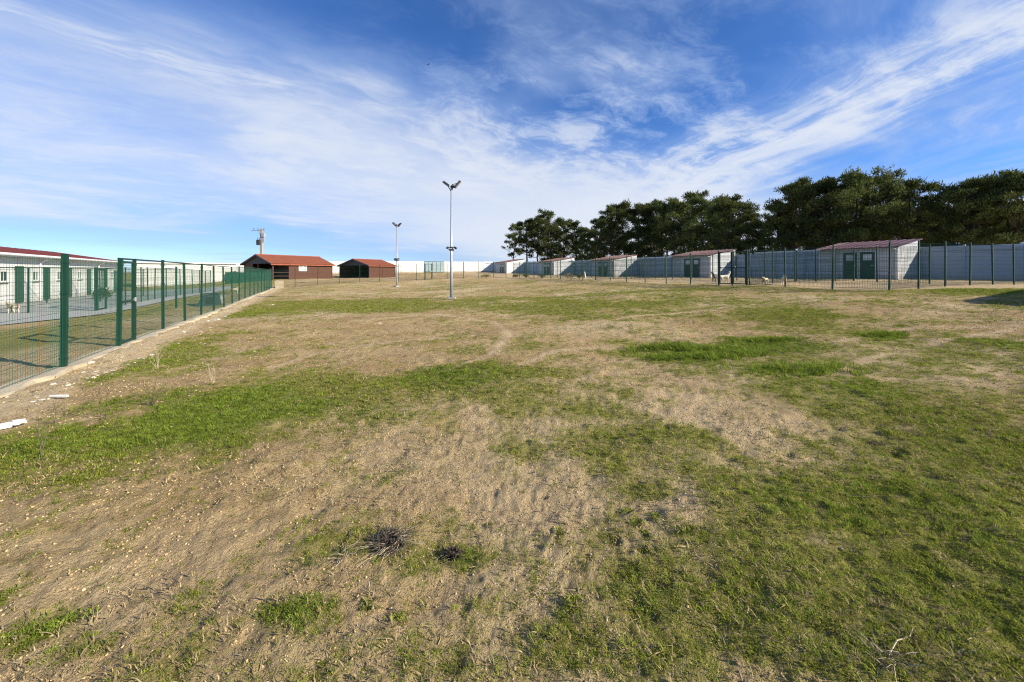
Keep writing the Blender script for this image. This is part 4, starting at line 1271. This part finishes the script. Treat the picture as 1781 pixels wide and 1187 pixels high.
# ================================================================== dogs
def dog(label, px, Y, heading, h, fur, head_up=0.25, stride=0.06, base_row=None, sit=False):
    """h: height at the withers; heading in degrees, 0 = facing right across the picture"""
    x = (px - CX) / F * Y
    z = gz(x, Y)
    L = h * 1.02
    V, E, Rd = [], [], []

    def v(p, r, par=None):
        V.append(Vector(p) * h); Rd.append(r * h)
        if par is not None: E.append((par, len(V) - 1))
        return len(V) - 1
    if not sit:
        pel = v((-0.46, 0, 0.84), 0.165)
        loin = v((-0.20, 0, 0.80), 0.150, pel)
        rib = v((0.10, 0, 0.76), 0.195, loin)
        ch = v((0.36, 0, 0.78), 0.185, rib)
        nk = v((0.52, 0, 0.96 + head_up * 0.3), 0.135, ch)
        hd = v((0.64, 0, 1.06 + head_up * 0.6), 0.125, nk)
        st_ = v((0.76, 0, 1.05 + head_up * 0.55), 0.085, hd)
        mz = v((0.90, 0, 1.00 + head_up * 0.5), 0.060, st_)
        t1 = v((-0.62, 0, 0.86), 0.06, pel); t2 = v((-0.80, 0, 0.74), 0.05, t1); v((-0.90, 0, 0.56), 0.03, t2)
        for s, ph in ((-1, stride), (1, -stride)):
            a = v((0.34, 0.13 * s, 0.60), 0.10, ch); b = v((0.33 + ph, 0.13 * s, 0.34), 0.065, a)
            c = v((0.34 + ph * 1.8, 0.13 * s, 0.09), 0.045, b); v((0.39 + ph * 1.9, 0.13 * s, 0.035), 0.048, c)
            a = v((-0.42, 0.13 * s, 0.62), 0.125, pel); b = v((-0.34 - ph, 0.135 * s, 0.44), 0.085, a)
            c = v((-0.52 - ph * 1.5, 0.13 * s, 0.27), 0.05, b); d = v((-0.48 - ph * 1.8, 0.13 * s, 0.08), 0.042, c)
            v((-0.42 - ph * 1.8, 0.13 * s, 0.035), 0.048, d)
    else:
        pel = v((-0.34, 0, 0.24), 0.20)
        loin = v((-0.18, 0, 0.48), 0.18, pel)
        rib = v((0.02, 0, 0.74), 0.19, loin)
        ch = v((0.10, 0, 0.90), 0.17, rib)
        nk = v((0.16, 0, 1.12), 0.13, ch)
        hd = v((0.22, 0, 1.26), 0.125, nk)
        st_ = v((0.34, 0, 1.25), 0.085, hd); mz = v((0.48, 0, 1.21), 0.06, st_)
        t1 = v((-0.54, 0, 0.10), 0.06, pel); v((-0.80, 0, 0.05), 0.035, t1)
        for s in (-1, 1):
            a = v((0.12, 0.12 * s, 0.62), 0.085, rib); b = v((0.15, 0.12 * s, 0.34), 0.06, a); c = v((0.16, 0.12 * s, 0.08), 0.045, b); v((0.22, 0.12 * s, 0.035), 0.048, c)
            a = v((-0.12, 0.17 * s, 0.24), 0.13, pel); b = v((0.0, 0.18 * s, 0.10), 0.07, a); v((0.12, 0.18 * s, 0.04), 0.05, b)
    me = bpy.data.meshes.new('body'); me.from_pydata(V, E, []); me.materials.append(M[fur])
    root = thing('dog', label, 'dog', (x, Y, z), R(heading), 'dogs in the enclosures')
    o = place('body', me, root)
    md = o.modifiers.new('skin', 'SKIN'); md.use_smooth_shade = True
    lay = me.skin_vertices[0].data
    for i, r_ in enumerate(Rd):
        lay[i].radius = (r_, r_); lay[i].use_root = (i == 0)
    sb = o.modifiers.new('sub', 'SUBSURF'); sb.levels = 1; sb.render_levels = 2
    H_ = V[hd]
    for s in (-1, 1):   # hanging ears
        e = MB().add([H_ + Vector(p) * h for p in ((-0.07, 0.09 * s, 0.12), (0.04, 0.10 * s, 0.12), (0.0, 0.165 * s, -0.10), (-0.07, 0.155 * s, -0.06), (-0.03, 0.07 * s, 0.10), (-0.02, 0.13 * s, -0.05))],
                     [(0, 1, 2, 3), (0, 4, 1), (1, 4, 5, 2), (2, 5, 3), (3, 5, 4, 0)])
        e.build('ear', 'grey_fur' if fur == 'grey_fur' else fur, root)
        MB().box(*[c for a in (H_ + Vector((0.08, 0.062 * s, 0.045)) * h) for c in (a - 0.012 * h * 1.5, a + 0.012 * h * 1.5)]).build('eye', 'nose', root)
    q2 = V[mz] + Vector((0.055, 0, 0.012)) * h
    MB().box(q2.x - 0.02 * h, q2.x + 0.02 * h, q2.y - 0.03 * h, q2.y + 0.03 * h, q2.z - 0.02 * h, q2.z + 0.025 * h).build('nose', 'nose', root)
    return root


dog('big cream dog standing side-on between the fence gate posts, head raised', 1260, 23.8, 8, 0.56, 'white_fur', 0.35, 0.02)
dog('dark grey dog behind the standing cream dog by the second shed', 1246, 25.2, 200, 0.56, 'grey_fur', 0.2, 0.03)
dog('cream dog walking with lowered head between two fence posts', 1331, 21.2, 215, 0.42, 'cream_fur', -0.15, 0.08)
dog('white dog trotting towards the camera beside a fence post', 1363, 20.6, 245, 0.46, 'white_fur', 0.05, 0.08)
dog('pale dog sitting far off behind the fence, before the third shed', 1017, 39.5, 250, 0.52, 'white_fur', sit=True)
dog('brown and white dog standing on the concrete yard at the left edge', 22, 16.6, 170, 0.45, 'patched_fur', 0.05, 0.03)
dog('cream dog standing behind the left fence near the screen', 408, 30.0, 60, 0.5, 'cream_fur', 0.2, 0.03)

# plastic dog house and bucket behind the left fence
q_ = F0 + FD * 15.4 + FP * 0.95
dh = thing('dog_house', 'dark slant-sided plastic dog house standing against the left fence', 'dog house', (q_.x, q_.y, gz(q_.x, q_.y)), 0.5)
v = [(-0.5, -0.42, 0), (0.45, -0.42, 0), (0.45, 0.42, 0), (-0.5, 0.42, 0), (-0.22, -0.34, 0.55), (0.36, -0.34, 0.60), (0.36, 0.34, 0.60), (-0.22, 0.34, 0.55)]
MB().add(v, [(3, 2, 1, 0), (4, 5, 6, 7), (0, 1, 5, 4), (1, 2, 6, 5), (2, 3, 7, 6), (3, 0, 4, 7)]).build('body', 'dark_plastic', dh)
MB().box(-0.28, 0.42, -0.39, 0.39, 0.602, 0.64).build('lid', 'dark_plastic', dh)
MB().box(-0.1, 0.26, -0.43, -0.405, 0.04, 0.40, Matrix.Rotation(R(-8), 4, 'X')).build('doorway', 'nose', dh)
q_ = F0 + FD * 16.6 + FP * 0.75
bk = thing('bucket', 'light grey plastic tub beside the dark dog house', 'tub', (q_.x, q_.y, gz(q_.x, q_.y)))
MB().tube((0, 0, 0.01), (0, 0, 0.42), 0.19, 0.26, 16).build('body', 'grey_plastic', bk)
MB().tube((0, 0, 0.4205), (0, 0, 0.45), 0.285, 0.285, 16).build('rim', 'grey_plastic', bk)

# ================================================================== bushes, weeds, stones
def leafy(name, label, cat, x, y, rad, h, m, n=700, group=None, leaf=0.07, stem='dry_stalk'):
    root = thing(name, label, cat, (x, y, gt(x, y)), random.uniform(0, 6), group)
    v, f = needle_cloud([(0, 0, h * 0.55, rad, h * 0.5), (rad * 0.4, 0, h * 0.4, rad * 0.6, h * 0.4), (-rad * 0.4, rad * 0.2, h * 0.35, rad * 0.6, h * 0.35)], n * (1.2 / rad) ** 2 / 2, random.randint(0, 9999), leaf)
    v[:, 2] = np.maximum(v[:, 2], 0.0)
    place('foliage', np_mesh('foliage', v, f, M[m]), root)
    mb = MB()
    for i in range(9):
        a = random.uniform(0, 6.28); k = random.uniform(0.3, 0.9)
        mb.path([(0, 0, -0.03), (math.cos(a) * rad * k * 0.4, math.sin(a) * rad * k * 0.4, h * 0.4), (math.cos(a) * rad * k, math.sin(a) * rad * k, h * 0.85)], [0.018, 0.012, 0.004], 4)
    mb.build('stem', stem, root)
    return root


x, y = (178 - CX) / F * 24.5, 24.5
leafy('bush', 'dark green rounded bush in the kennel yard behind the left fence', 'bush', x, y, 0.55, 0.85, 'needles', 900)
for px, Y, r_, h, lab in ((897, 49.0, .55, .42, 'dark low shrub at the foot of the far fence, left of three'), (915, 47.5, .55, .45, 'dark low shrub at the foot of the far fence, middle of three'),
                          (942, 45.0, .65, .55, 'dark low shrub at the foot of the far fence, right of three'), (988, 40.5, .6, .6, 'reddish brown dry shrub at the fence, left of the sitting dog'),
                          (1008, 39.0, .3, .55, 'narrow dark shrub at the fence beside the sitting dog'), (845, 48.5, .8, .5, 'straggling shrub by the far fence, right of the near mast')):
    leafy('shrub', lab, 'shrub', (px - CX) / F * Y, Y, r_, h, 'needles' if 'reddish' not in lab else 'dry_blade', 500, None, 0.06)


def weed(label, px, py, h, n, m='grey_stalk', spread=0.5, group=None, curl=0.3, name='dry_weed'):
    x, y = ground_at(px, py)
    root = thing(name, label, 'weed', (x, y, gt(x, y)), 0, group)
    mb = MB(); mb2 = MB()
    for i in range(n):
        a = random.uniform(0, 6.28); k = random.uniform(0.2, 1) * spread * h; hh = h * random.uniform(0.55, 1)
        e = Vector((math.cos(a) * k, math.sin(a) * k, hh)); mid = e * 0.5 + Vector((random.uniform(-1, 1), random.uniform(-1, 1), 0.2)) * 0.1 * h
        mb.path([(random.uniform(-.02, .02), random.uniform(-.02, .02), -0.02), mid, e], [0.0028, 0.0022, 0.0013], 4)
        for j in range(3):
            t_ = random.uniform(0.35, 0.95); b = mid.lerp(e, t_); az = random.uniform(0, 6.28)
            c = b + Vector((math.cos(az), math.sin(az), 0.7)) * h * random.uniform(0.08, 0.22)
            mb2.path([b, c], [0.0022, 0.0012], 3)
    tag(mb.build('stalk', m, root), kind='stuff'); tag(mb2.build('twig', m, root), kind='stuff')
    return root


weed('upright dead weed stalk standing alone in the grass at far left', 72, 797, 0.30, 4, spread=0.12)
weed('tall thin grey dead weed in the green grass left of centre', 181, 733, 0.55, 5, spread=0.14)
weed('grey bushy dead weed at the top edge of the left green patch', 262, 708, 0.36, 12, spread=0.8)
weed('small dead weed close to the broken plaster', 98, 740, 0.28, 4, spread=0.3)
weed('pale straw weed near the stones by the left fence', 275, 648, 0.4, 6, 'straw', 0.4)
weed('pale dry stalk standing in the bare dirt left of centre', 370, 672, 0.32, 4, 'straw', 0.2)
weed('thin dry stalk standing in the mid field right of centre', 1205, 575, 0.4, 4, 'straw', 0.15)


def spray(label, px, py, r_, n, mats, name='dead_tussock', up=0.22, core=True, group=None, cat='tussock', bent=0.08):
    """dead tussock: stalks fanning out low over the ground from a dark matted heart"""
    x, y = ground_at(px, py)
    root = thing(name, label, cat, (x, y, gt(x, y)), 0, group)
    for m in mats:
        mb = MB()
        for i in range(n):
            a = random.uniform(0, 6.28); L = r_ * random.uniform(0.25, 1.0); u = random.uniform(0.05, up)
            s0 = Vector((math.cos(a + 1.1), math.sin(a + 1.1), 0)) * random.uniform(0, r_ * 0.7) + Vector((0, 0, random.uniform(0, 0.03)))
            a2 = a + random.uniform(-1.5, 1.5)
            e = s0 + Vector((math.cos(a2) * L, math.sin(a2) * L, L * u))
            mb.path([s0, s0.lerp(e, 0.5) + Vector((0, 0, L * bent)), e], [0.0016, 0.0013, 0.0008], 3)
        tag(mb.build('stalk', m, root), kind='stuff')
    if core:
        mb = MB(); nn = 220
        for i in range(nn):
            a = random.uniform(0, 6.28); k = r_ * 0.5 * random.random() ** 0.6
            p = Vector((math.cos(a) * k, math.sin(a) * k, random.uniform(0.0, 0.05) * (1 - k / r_)))
            d = Vector((random.gauss(0, 1), random.gauss(0, 1), random.uniform(0.1, 1))).normalized() * random.uniform(0.02, 0.06)
            w = d.orthogonal().normalized() * 0.006
            mb.add([p - w, p + w, p + d], [(0, 1, 2)])
        tag(mb.build('matted_heart', 'dark_litter', root), kind='stuff')
    return root


spray('grey dead tussock with fanned stalks in the near dirt, dark heart', 678, 950, 0.14, 130, ('grey_stalk', 'straw', 'dark_litter'))
spray('small dark dead tussock right of the larger grey one', 788, 962, 0.06, 40, ('grey_stalk', 'dark_litter'))
spray('thin fan of dry twigs left of the large grey tussock', 604, 975, 0.10, 16, ('grey_stalk', 'straw'), core=False)
spray('tangle of pale dead stems at the bottom right corner', 1545, 1155, 0.11, 22, ('straw', 'grey_stalk'), core=False, up=0.5)

for i, pts in enumerate((
        [(612, 930), (606, 948), (598, 965), (588, 985)],
        [(1545, 1150), (1560, 1130), (1582, 1118), (1588, 1105)], [(1362, 1005), (1375, 1012), (1388, 1024)], [(1470, 866), (1500, 872), (1530, 868), (1570, 874)],
        [(1095, 898), (1110, 888), (1122, 890)])):
    ws = [ground_at(*p) for p in pts]
    x0, y0 = ws[0]
    P_ = [Vector((a - x0, b - y0, gt(a, b) - gt(x0, y0) + 0.012 + 0.012 * (k == 1))) for k, (a, b) in enumerate(ws)]
    LBL = ['dark bent twig left of the large grey tussock', 'long pale dead branch at the lower right corner',
           'dark crooked twig half buried in the right grass', 'thin dry vine lying across the right grass', 'little curved stem in the mossy dirt'][i]
    o = MB().path(P_, [0.0032 - 0.0007 * k for k in range(len(P_))], 5).build('twig', 'straw' if 'pale' in LBL or 'straw' in LBL else 'dry_stalk', None, (x0, y0, gt(x0, y0)))
    tag(o, LBL, 'twig', 'twigs lying on the field')


def rock_mesh(seed, flat=0.5, sub=2, name='stone', m='limestone'):
    bm = bmesh.new(); bmesh.ops.create_icosphere(bm, subdivisions=sub, radius=1.0)
    g = random.Random(seed)
    dirs = [(Vector((g.gauss(0, 1), g.gauss(0, 1), g.gauss(0, 1))).normalized(), g.uniform(0.55, 0.9)) for _ in range(9)]
    for v_ in bm.verts:
        n_ = v_.co.normalized(); r_ = 1.0
        for d, c in dirs:
            k = n_.dot(d)
            if k > c: r_ = min(r_, c / k)
        v_.co = n_ * r_ * g.uniform(0.96, 1.04)
        v_.co.z *= flat
    me = bpy.data.meshes.new(name); bm.to_mesh(me); bm.free(); me.materials.append(M[m])
    return me


ROCK = [rock_mesh(i, random.uniform(0.35, 0.7)) for i in range(8)]
STONES = [(157, 631, 14), (144, 635, 6), (200, 611, 8), (264, 618, 9), (204, 625, 8), (212, 622, 7), (241, 624, 8), (250, 624, 8), (145, 647, 8), (167, 646, 9), (184, 649, 9), (196, 645, 8),
          (195, 658, 6), (163, 655, 10), (170, 658, 7), (152, 667, 8), (163, 666, 11), (155, 672, 7), (117, 673, 6), (119, 679, 11), (115, 685, 5), (92, 672, 12), (61, 694, 6), (64, 697, 6), (12, 693, 7),
          (57, 705, 8), (63, 707, 5), (73, 703, 10), (82, 702, 10), (117, 713, 7), (92, 723, 6), (442, 612, 7), (380, 553, 8), (372, 555, 7), (392, 549, 6), (398, 550, 5), (320, 579, 7), (348, 578, 9), (356, 600, 6), (310, 600, 6),
          (362, 558, 5), (365, 571, 5), (300, 609, 6), (660, 563, 8), (474, 531, 5), (448, 528, 4), (600, 795, 6), (1352, 747, 5), (560, 548, 4), (234, 632, 7), (222, 634, 5), (278, 640, 5)]
for i, (px, py, w) in enumerate(STONES):
    x, y = ground_at(px, py); s = w / F * y / 2 * 0.9
    lab, grp = 'small pale limestone chip lying in the grass near the left fence', 'pale stone chips along the left fence'
    if px > 430: lab, grp = 'small pale stone lying alone out in the field', 'pale stones scattered over the field'
    if i == 0: lab = 'largest white stone, lying beside the nearest post of the left fence'
    o = place('stone', ROCK[i % 8], None, (x, y, gt(x, y) + s * 0.15), random.uniform(0, 6.28), (s, s * random.uniform(0.7, 1.1), s * random.uniform(0.6, 1.0)))
    tag(o, lab, 'stone', grp)
# broken white plaster at the left edge
for i, (px, py, L, w, a, lab) in enumerate(((14, 742, .15, .07, .5, 'largest white broken plaster slab at the left edge'), (34, 738, .13, .05, .7, 'long white plaster shard tilted beside the largest slab'),
                                       (5, 748, .13, .07, .3, 'white plaster slab cut off by the left edge of the picture'), (40, 742, .08, .035, .1, 'small white plaster shard right of the slabs'),
                                       (105, 700, .24, .03, .15, 'thin white plaster strip lying in the grass near the kerb'), (28, 744, .08, .05, 1.0, 'white plaster fragment in front of the long shard'))):
    x, y = ground_at(px, py)
    mb = MB(); n_ = 7; ring = []
    for k in range(n_):
        t_ = 2 * math.pi * k / n_ + random.uniform(-.3, .3)
        ring.append((math.cos(t_) * L / 2 * random.uniform(.5, 1.2), math.sin(t_) * w / 2 * random.uniform(.5, 1.3)))
    v = [(a_, b_, 0) for a_, b_ in ring] + [(a_, b_, 0.022) for a_, b_ in ring]
    mb.add(v, [tuple(reversed(range(n_))), tuple(range(n_, 2 * n_))] + [(k, (k + 1) % n_, n_ + (k + 1) % n_, n_ + k) for k in range(n_)])
    o = mb.build('plaster_piece', 'plaster', None, (x, y, gt(x, y) + 0.012 + 0.006 * i), 0)
    o.rotation_euler = (R(random.uniform(6, 14)), R(random.uniform(-6, 6)), a)
    tag(o, lab, 'rubble', 'broken white plaster')

# ================================================================== bird
bx, by, bz = (745 - CX) / F * 60, 60.0, CZ + (HY - 113) / F * 60
bird = thing('bird', 'tiny dark bird gliding high in the blue sky', 'bird', (bx, by, bz), 0.4)
MB().path([(-0.16, 0, 0), (-0.06, 0, 0.01), (0.06, 0, 0.01), (0.15, 0, 0.02), (0.19, 0, 0.015)], [0.008, 0.04, 0.045, 0.03, 0.008], 8).build('body', 'bird', bird)
for s in (-1, 1):
    MB().add([(0.07, 0.02 * s, 0.02), (-0.03, 0.02 * s, 0.02), (0.06, 0.2 * s, 0.08), (-0.03, 0.2 * s, 0.075), (-0.05, 0.42 * s, 0.05), (0.06, 0.02 * s, 0.032), (0.05, 0.2 * s, 0.09)],
             [(0, 1, 3, 2), (2, 3, 4), (5, 6, 3, 1), (6, 4, 3), (0, 2, 6, 5), (2, 4, 6)]).build('wing', 'bird', bird)
MB().add([(-0.14, -0.012, 0), (-0.14, 0.012, 0), (-0.27, 0.05, 0), (-0.27, -0.05, 0), (-0.14, 0, 0.012), (-0.26, 0, 0.006)], [(0, 1, 2, 3), (0, 4, 1), (1, 4, 5, 2), (3, 5, 4, 0), (2, 5, 3)]).build('tail', 'bird', bird)

# ================================================================== ground cover: blades, clods, straw
def tuft(seed, n, rad, h, lean, w, m, fat=False):
    g = random.Random(seed); v = []; f = []
    for i in range(n):
        a = g.uniform(0, 6.28); k = rad * math.sqrt(g.random())
        b = Vector((math.cos(a) * k, math.sin(a) * k, -0.004))
        az = a + g.uniform(-1.2, 1.2); hh = h * g.uniform(0.5, 1.15); ln = hh * lean * g.uniform(0.3, 1.3)
        d = Vector((math.cos(az), math.sin(az), 0)); sd = Vector((-math.sin(az), math.cos(az), 0)) * w * g.uniform(0.7, 1.3)
        m1 = b + d * ln * 0.4 + Vector((0, 0, hh * 0.62)); e = b + d * ln + Vector((0, 0, hh * (0.75 if lean > 1 else 1)))
        o = len(v)
        v += [b - sd * (0.4 if fat else 1), b + sd * (0.4 if fat else 1), m1 - sd * 0.8, m1 + sd * 0.8, e]
        f += [(o, o + 1, o + 3, o + 2), (o + 2, o + 3, o + 4)]
    me = bpy.data.meshes.new('tuft'); me.from_pydata(v, [], f); me.materials.append(M[m])
    return me


def scatter(name, label, cat, meshes, P, rot, scl, idx):
    """one object of many small instances standing on surveyed points"""
    coll = bpy.data.collections.new(name + '_sources')
    for i, me in enumerate(meshes):
        coll.objects.link(bpy.data.objects.new('%s_source_%02d' % (name, i), me))
    pm = bpy.data.meshes.new(name); pm.vertices.add(len(P)); pm.vertices.foreach_set('co', np.ascontiguousarray(P, np.float32).ravel())
    for an, ty, dat, fld in (('rot', 'FLOAT_VECTOR', rot, 'vector'), ('scl', 'FLOAT', scl, 'value'), ('idx', 'INT', idx, 'value')):
        at = pm.attributes.new(an, ty, 'POINT'); at.data.foreach_set(fld, np.ascontiguousarray(dat, np.int32 if ty == 'INT' else np.float32).ravel())
    ob = place(name, pm)
    ng = bpy.data.node_groups.new(name, 'GeometryNodeTree')
    ng.interface.new_socket('Geometry', in_out='INPUT', socket_type='NodeSocketGeometry')
    ng.interface.new_socket('Geometry', in_out='OUTPUT', socket_type='NodeSocketGeometry')
    N_, L_ = ng.nodes, ng.links
    gi, go = N_.new('NodeGroupInput'), N_.new('NodeGroupOutput')
    ci = N_.new('GeometryNodeCollectionInfo'); ci.inputs['Collection'].default_value = coll
    ci.inputs['Separate Children'].default_value = True; ci.inputs['Reset Children'].default_value = True
    ip = N_.new('GeometryNodeInstanceOnPoints'); ip.inputs['Pick Instance'].default_value = True
    def attr(n_, ty):
        a = N_.new('GeometryNodeInputNamedAttribute'); a.data_type = ty; a.inputs['Name'].default_value = n_
        return next(o_ for o_ in a.outputs if o_.enabled)
    er = N_.new('FunctionNodeEulerToRotation')
    L_.new(attr('rot', 'FLOAT_VECTOR'), er.inputs[0])
    L_.new(gi.outputs[0], ip.inputs['Points']); L_.new(ci.outputs[0], ip.inputs['Instance'])
    L_.new(er.outputs[0], ip.inputs['Rotation']); L_.new(attr('scl', 'FLOAT'), ip.inputs['Scale']); L_.new(attr('idx', 'INT'), ip.inputs['Instance Index'])
    L_.new(ip.outputs[0], go.inputs[0])
    md = ob.modifiers.new('scatter', 'NODES'); md.node_group = ng
    return tag(ob, label, cat, kind='stuff')


def field_points(n, ymin, ymax, power=1.0):
    """random points over the part of the field seen, denser towards the camera"""
    u = rng.random(n)
    y = ymin * (ymax / ymin) ** u if power == 0 else (ymin ** (2 - power) + u * (ymax ** (2 - power) - ymin ** (2 - power))) ** (1 / (2 - power))
    x = (rng.random(n) * 2 - 1) * (1.42 * y + 0.3)
    a, p = fence_frame(x, y)
    r = (x - R0.x) * RD.y - (y - R0.y) * RD.x
    ok = (p < -0.2) & ~((y > 15.5) & (r > -0.1))
    return x[ok], y[ok]


def stand(x, y, tilt=0.0):
    n = len(x)
    P = np.stack([x, y, gtop(x, y)], 1)
    rot = np.stack([rng.normal(size=n) * tilt, rng.normal(size=n) * tilt, rng.random(n) * 6.283], 1)
    return P, rot


# short turf
x, y = field_points(330000, 1.3, 40, 1.3)
g, l, s = cover(x, y)
nz = fbm(x, y, 5.5, 3, 201) * 0.9 + fbm(x, y, 17, 2, 77) * 0.5
keep = rng.random(len(x)) < np.clip((g * 1.05 + nz - 0.86) * 0.9, 0.02, 1) * (1 - 0.5 * s)
x, y, g, l = x[keep], y[keep], g[keep], l[keep]
P, rot = stand(x, y, 0.2)
dist = np.hypot(x, y)
scl = (0.30 + 0.55 * rng.random(len(x)) ** 1.5) * (0.6 + 0.4 * np.clip(g, 0, 1)) * (0.62 + 0.075 * np.minimum(dist, 16))
idx = rng.integers(0, 5, len(x))
lm = rng.random(len(x)) < sstep(0.20, 1.05, l + (fbm(x, y, 1.7, 3, 88) - 0.5) * 0.7)
idx = np.where(lm, 5 + rng.integers(0, 3, len(x)), idx)
idx = np.where(rng.random(len(x)) < np.where(lm, 0.07, 0.14), 8, idx)
scatter('grass', 'short olive and bright green grass growing in patches over the field', 'grass',
        [tuft(1, 26, .050, .030, 1.5, .0030, 'grass_blade'), tuft(2, 30, .065, .024, 1.9, .0034, 'grass_blade'), tuft(3, 20, .040, .040, 1.1, .0026, 'grass_blade'),
         tuft(4, 26, .060, .028, 1.6, .0040, 'grass_blade', True), tuft(9, 18, .050, .034, 1.4, .0028, 'grass_blade'),
         tuft(5, 34, .060, .042, 1.1, .0030, 'lush_blade'), tuft(6, 30, .065, .036, 1.3, .0034, 'lush_blade'), tuft(7, 30, .05, .046, 1.1, .0028, 'lush_blade'), tuft(8, 16, .06, .024, 2.0, .0024, 'dry_blade')], P, rot, scl, idx)
# tall bright grass in the hollow right of centre
xs, ys = [], []
for (px, py, rx, ry, n) in ((1170, 604, 60, 4, 260), (1235, 607, 50, 4, 220), (1290, 614, 50, 5, 140), (1340, 590, 45, 5, 160), (1540, 580, 26, 4, 90), (1210, 622, 90, 8, 160), (1400, 645, 110, 10, 120)):
    cx, cy, wx_, wy_, _, _ = wpatch(px, py, rx, ry, 1, 1)
    xs.append(cx + rng.normal(size=n) * wx_ * 0.5); ys.append(cy + rng.normal(size=n) * wy_ * 0.5)
x, y = np.concatenate(xs), np.concatenate(ys)
P, rot = stand(x, y, 0.15)
scatter('tall_grass', 'longer bright green grass tufts in the damp hollows of the field', 'grass',
        [tuft(21, 24, .06, .085, 1.0, .0040, 'lush_blade'), tuft(22, 22, .07, .07, 1.2, .0040, 'lush_blade')], P, rot, 0.6 + 0.7 * rng.random(len(x)), rng.integers(0, 2, len(x)))
# crumbs of soil
x, y = field_points(120000, 1.25, 13, 1.5)
g, l, s = cover(x, y)
keep = rng.random(len(x)) < np.clip(1.1 - g * 0.8, 0.12, 1) * np.clip(fbm(x, y, 2.2, 3, 640) * 2.4 - 0.6, 0.15, 1)
x, y = x[keep], y[keep]
P, rot = stand(x, y, 1.0)
CL = []
for i in range(5):
    me = rock_mesh(60 + i, 0.7, 1, 'clod', 'clod'); CL.append(me)
scl = 0.0020 + 0.0085 * rng.random(len(x)) ** 4.5
scl = scl * (0.7 + 0.10 * np.hypot(x, y))
scatter('soil_crumbs', 'loose tan crumbs of soil and small pebbles over the bare ground', 'soil', CL, P, rot, scl, rng.integers(0, 5, len(x)))
# dead straw lying about
x, y = field_points(38000, 1.25, 22, 1.35)
keep = fbm(x, y, 1.2, 3, 303) > 0.42 + 0.12 * rng.random(len(x))
x, y = x[keep], y[keep]
P, rot = stand(x, y, 0.3)
scatter('dead_straw', 'fine dead straw lying flat on the dirt between the grass patches', 'straw',
        [tuft(31, 7, .05, .012, 3.4, .0020, 'dry_blade'), tuft(32, 9, .06, .016, 3.0, .0018, 'dry_blade'), tuft(33, 6, .05, .026, 1.6, .0018, 'dry_blade')],
        P, rot, (0.5 + 0.9 * rng.random(len(x))) * (0.8 + 0.05 * np.hypot(x, y)), rng.integers(0, 3, len(x)))
# pale yellow-green moss cushions
xs, ys = [], []
for px, py in ((1104, 910), (1140, 902), (1128, 932), (1245, 885), (1150, 862), (1093, 887), (1190, 930), (1222, 930), (1060, 940), (970, 930), (1195, 925), (1085, 1000), (690, 1080), (640, 1060), (1000, 1050), (1130, 960)):
    cx, cy = ground_at(px, py); xs += list(cx + rng.normal(size=14) * 0.022); ys += list(cy + rng.normal(size=14) * 0.022)
x, y = np.array(xs), np.array(ys)
P, rot = stand(x, y, 0.3)
scatter('moss', 'pale yellow-green moss cushions dotted over the near dirt', 'moss', [tuft(41, 40, .018, .010, 1.2, .0022, 'moss', True)], P, rot, 0.7 + 0.6 * rng.random(len(x)), np.zeros(len(x), int))
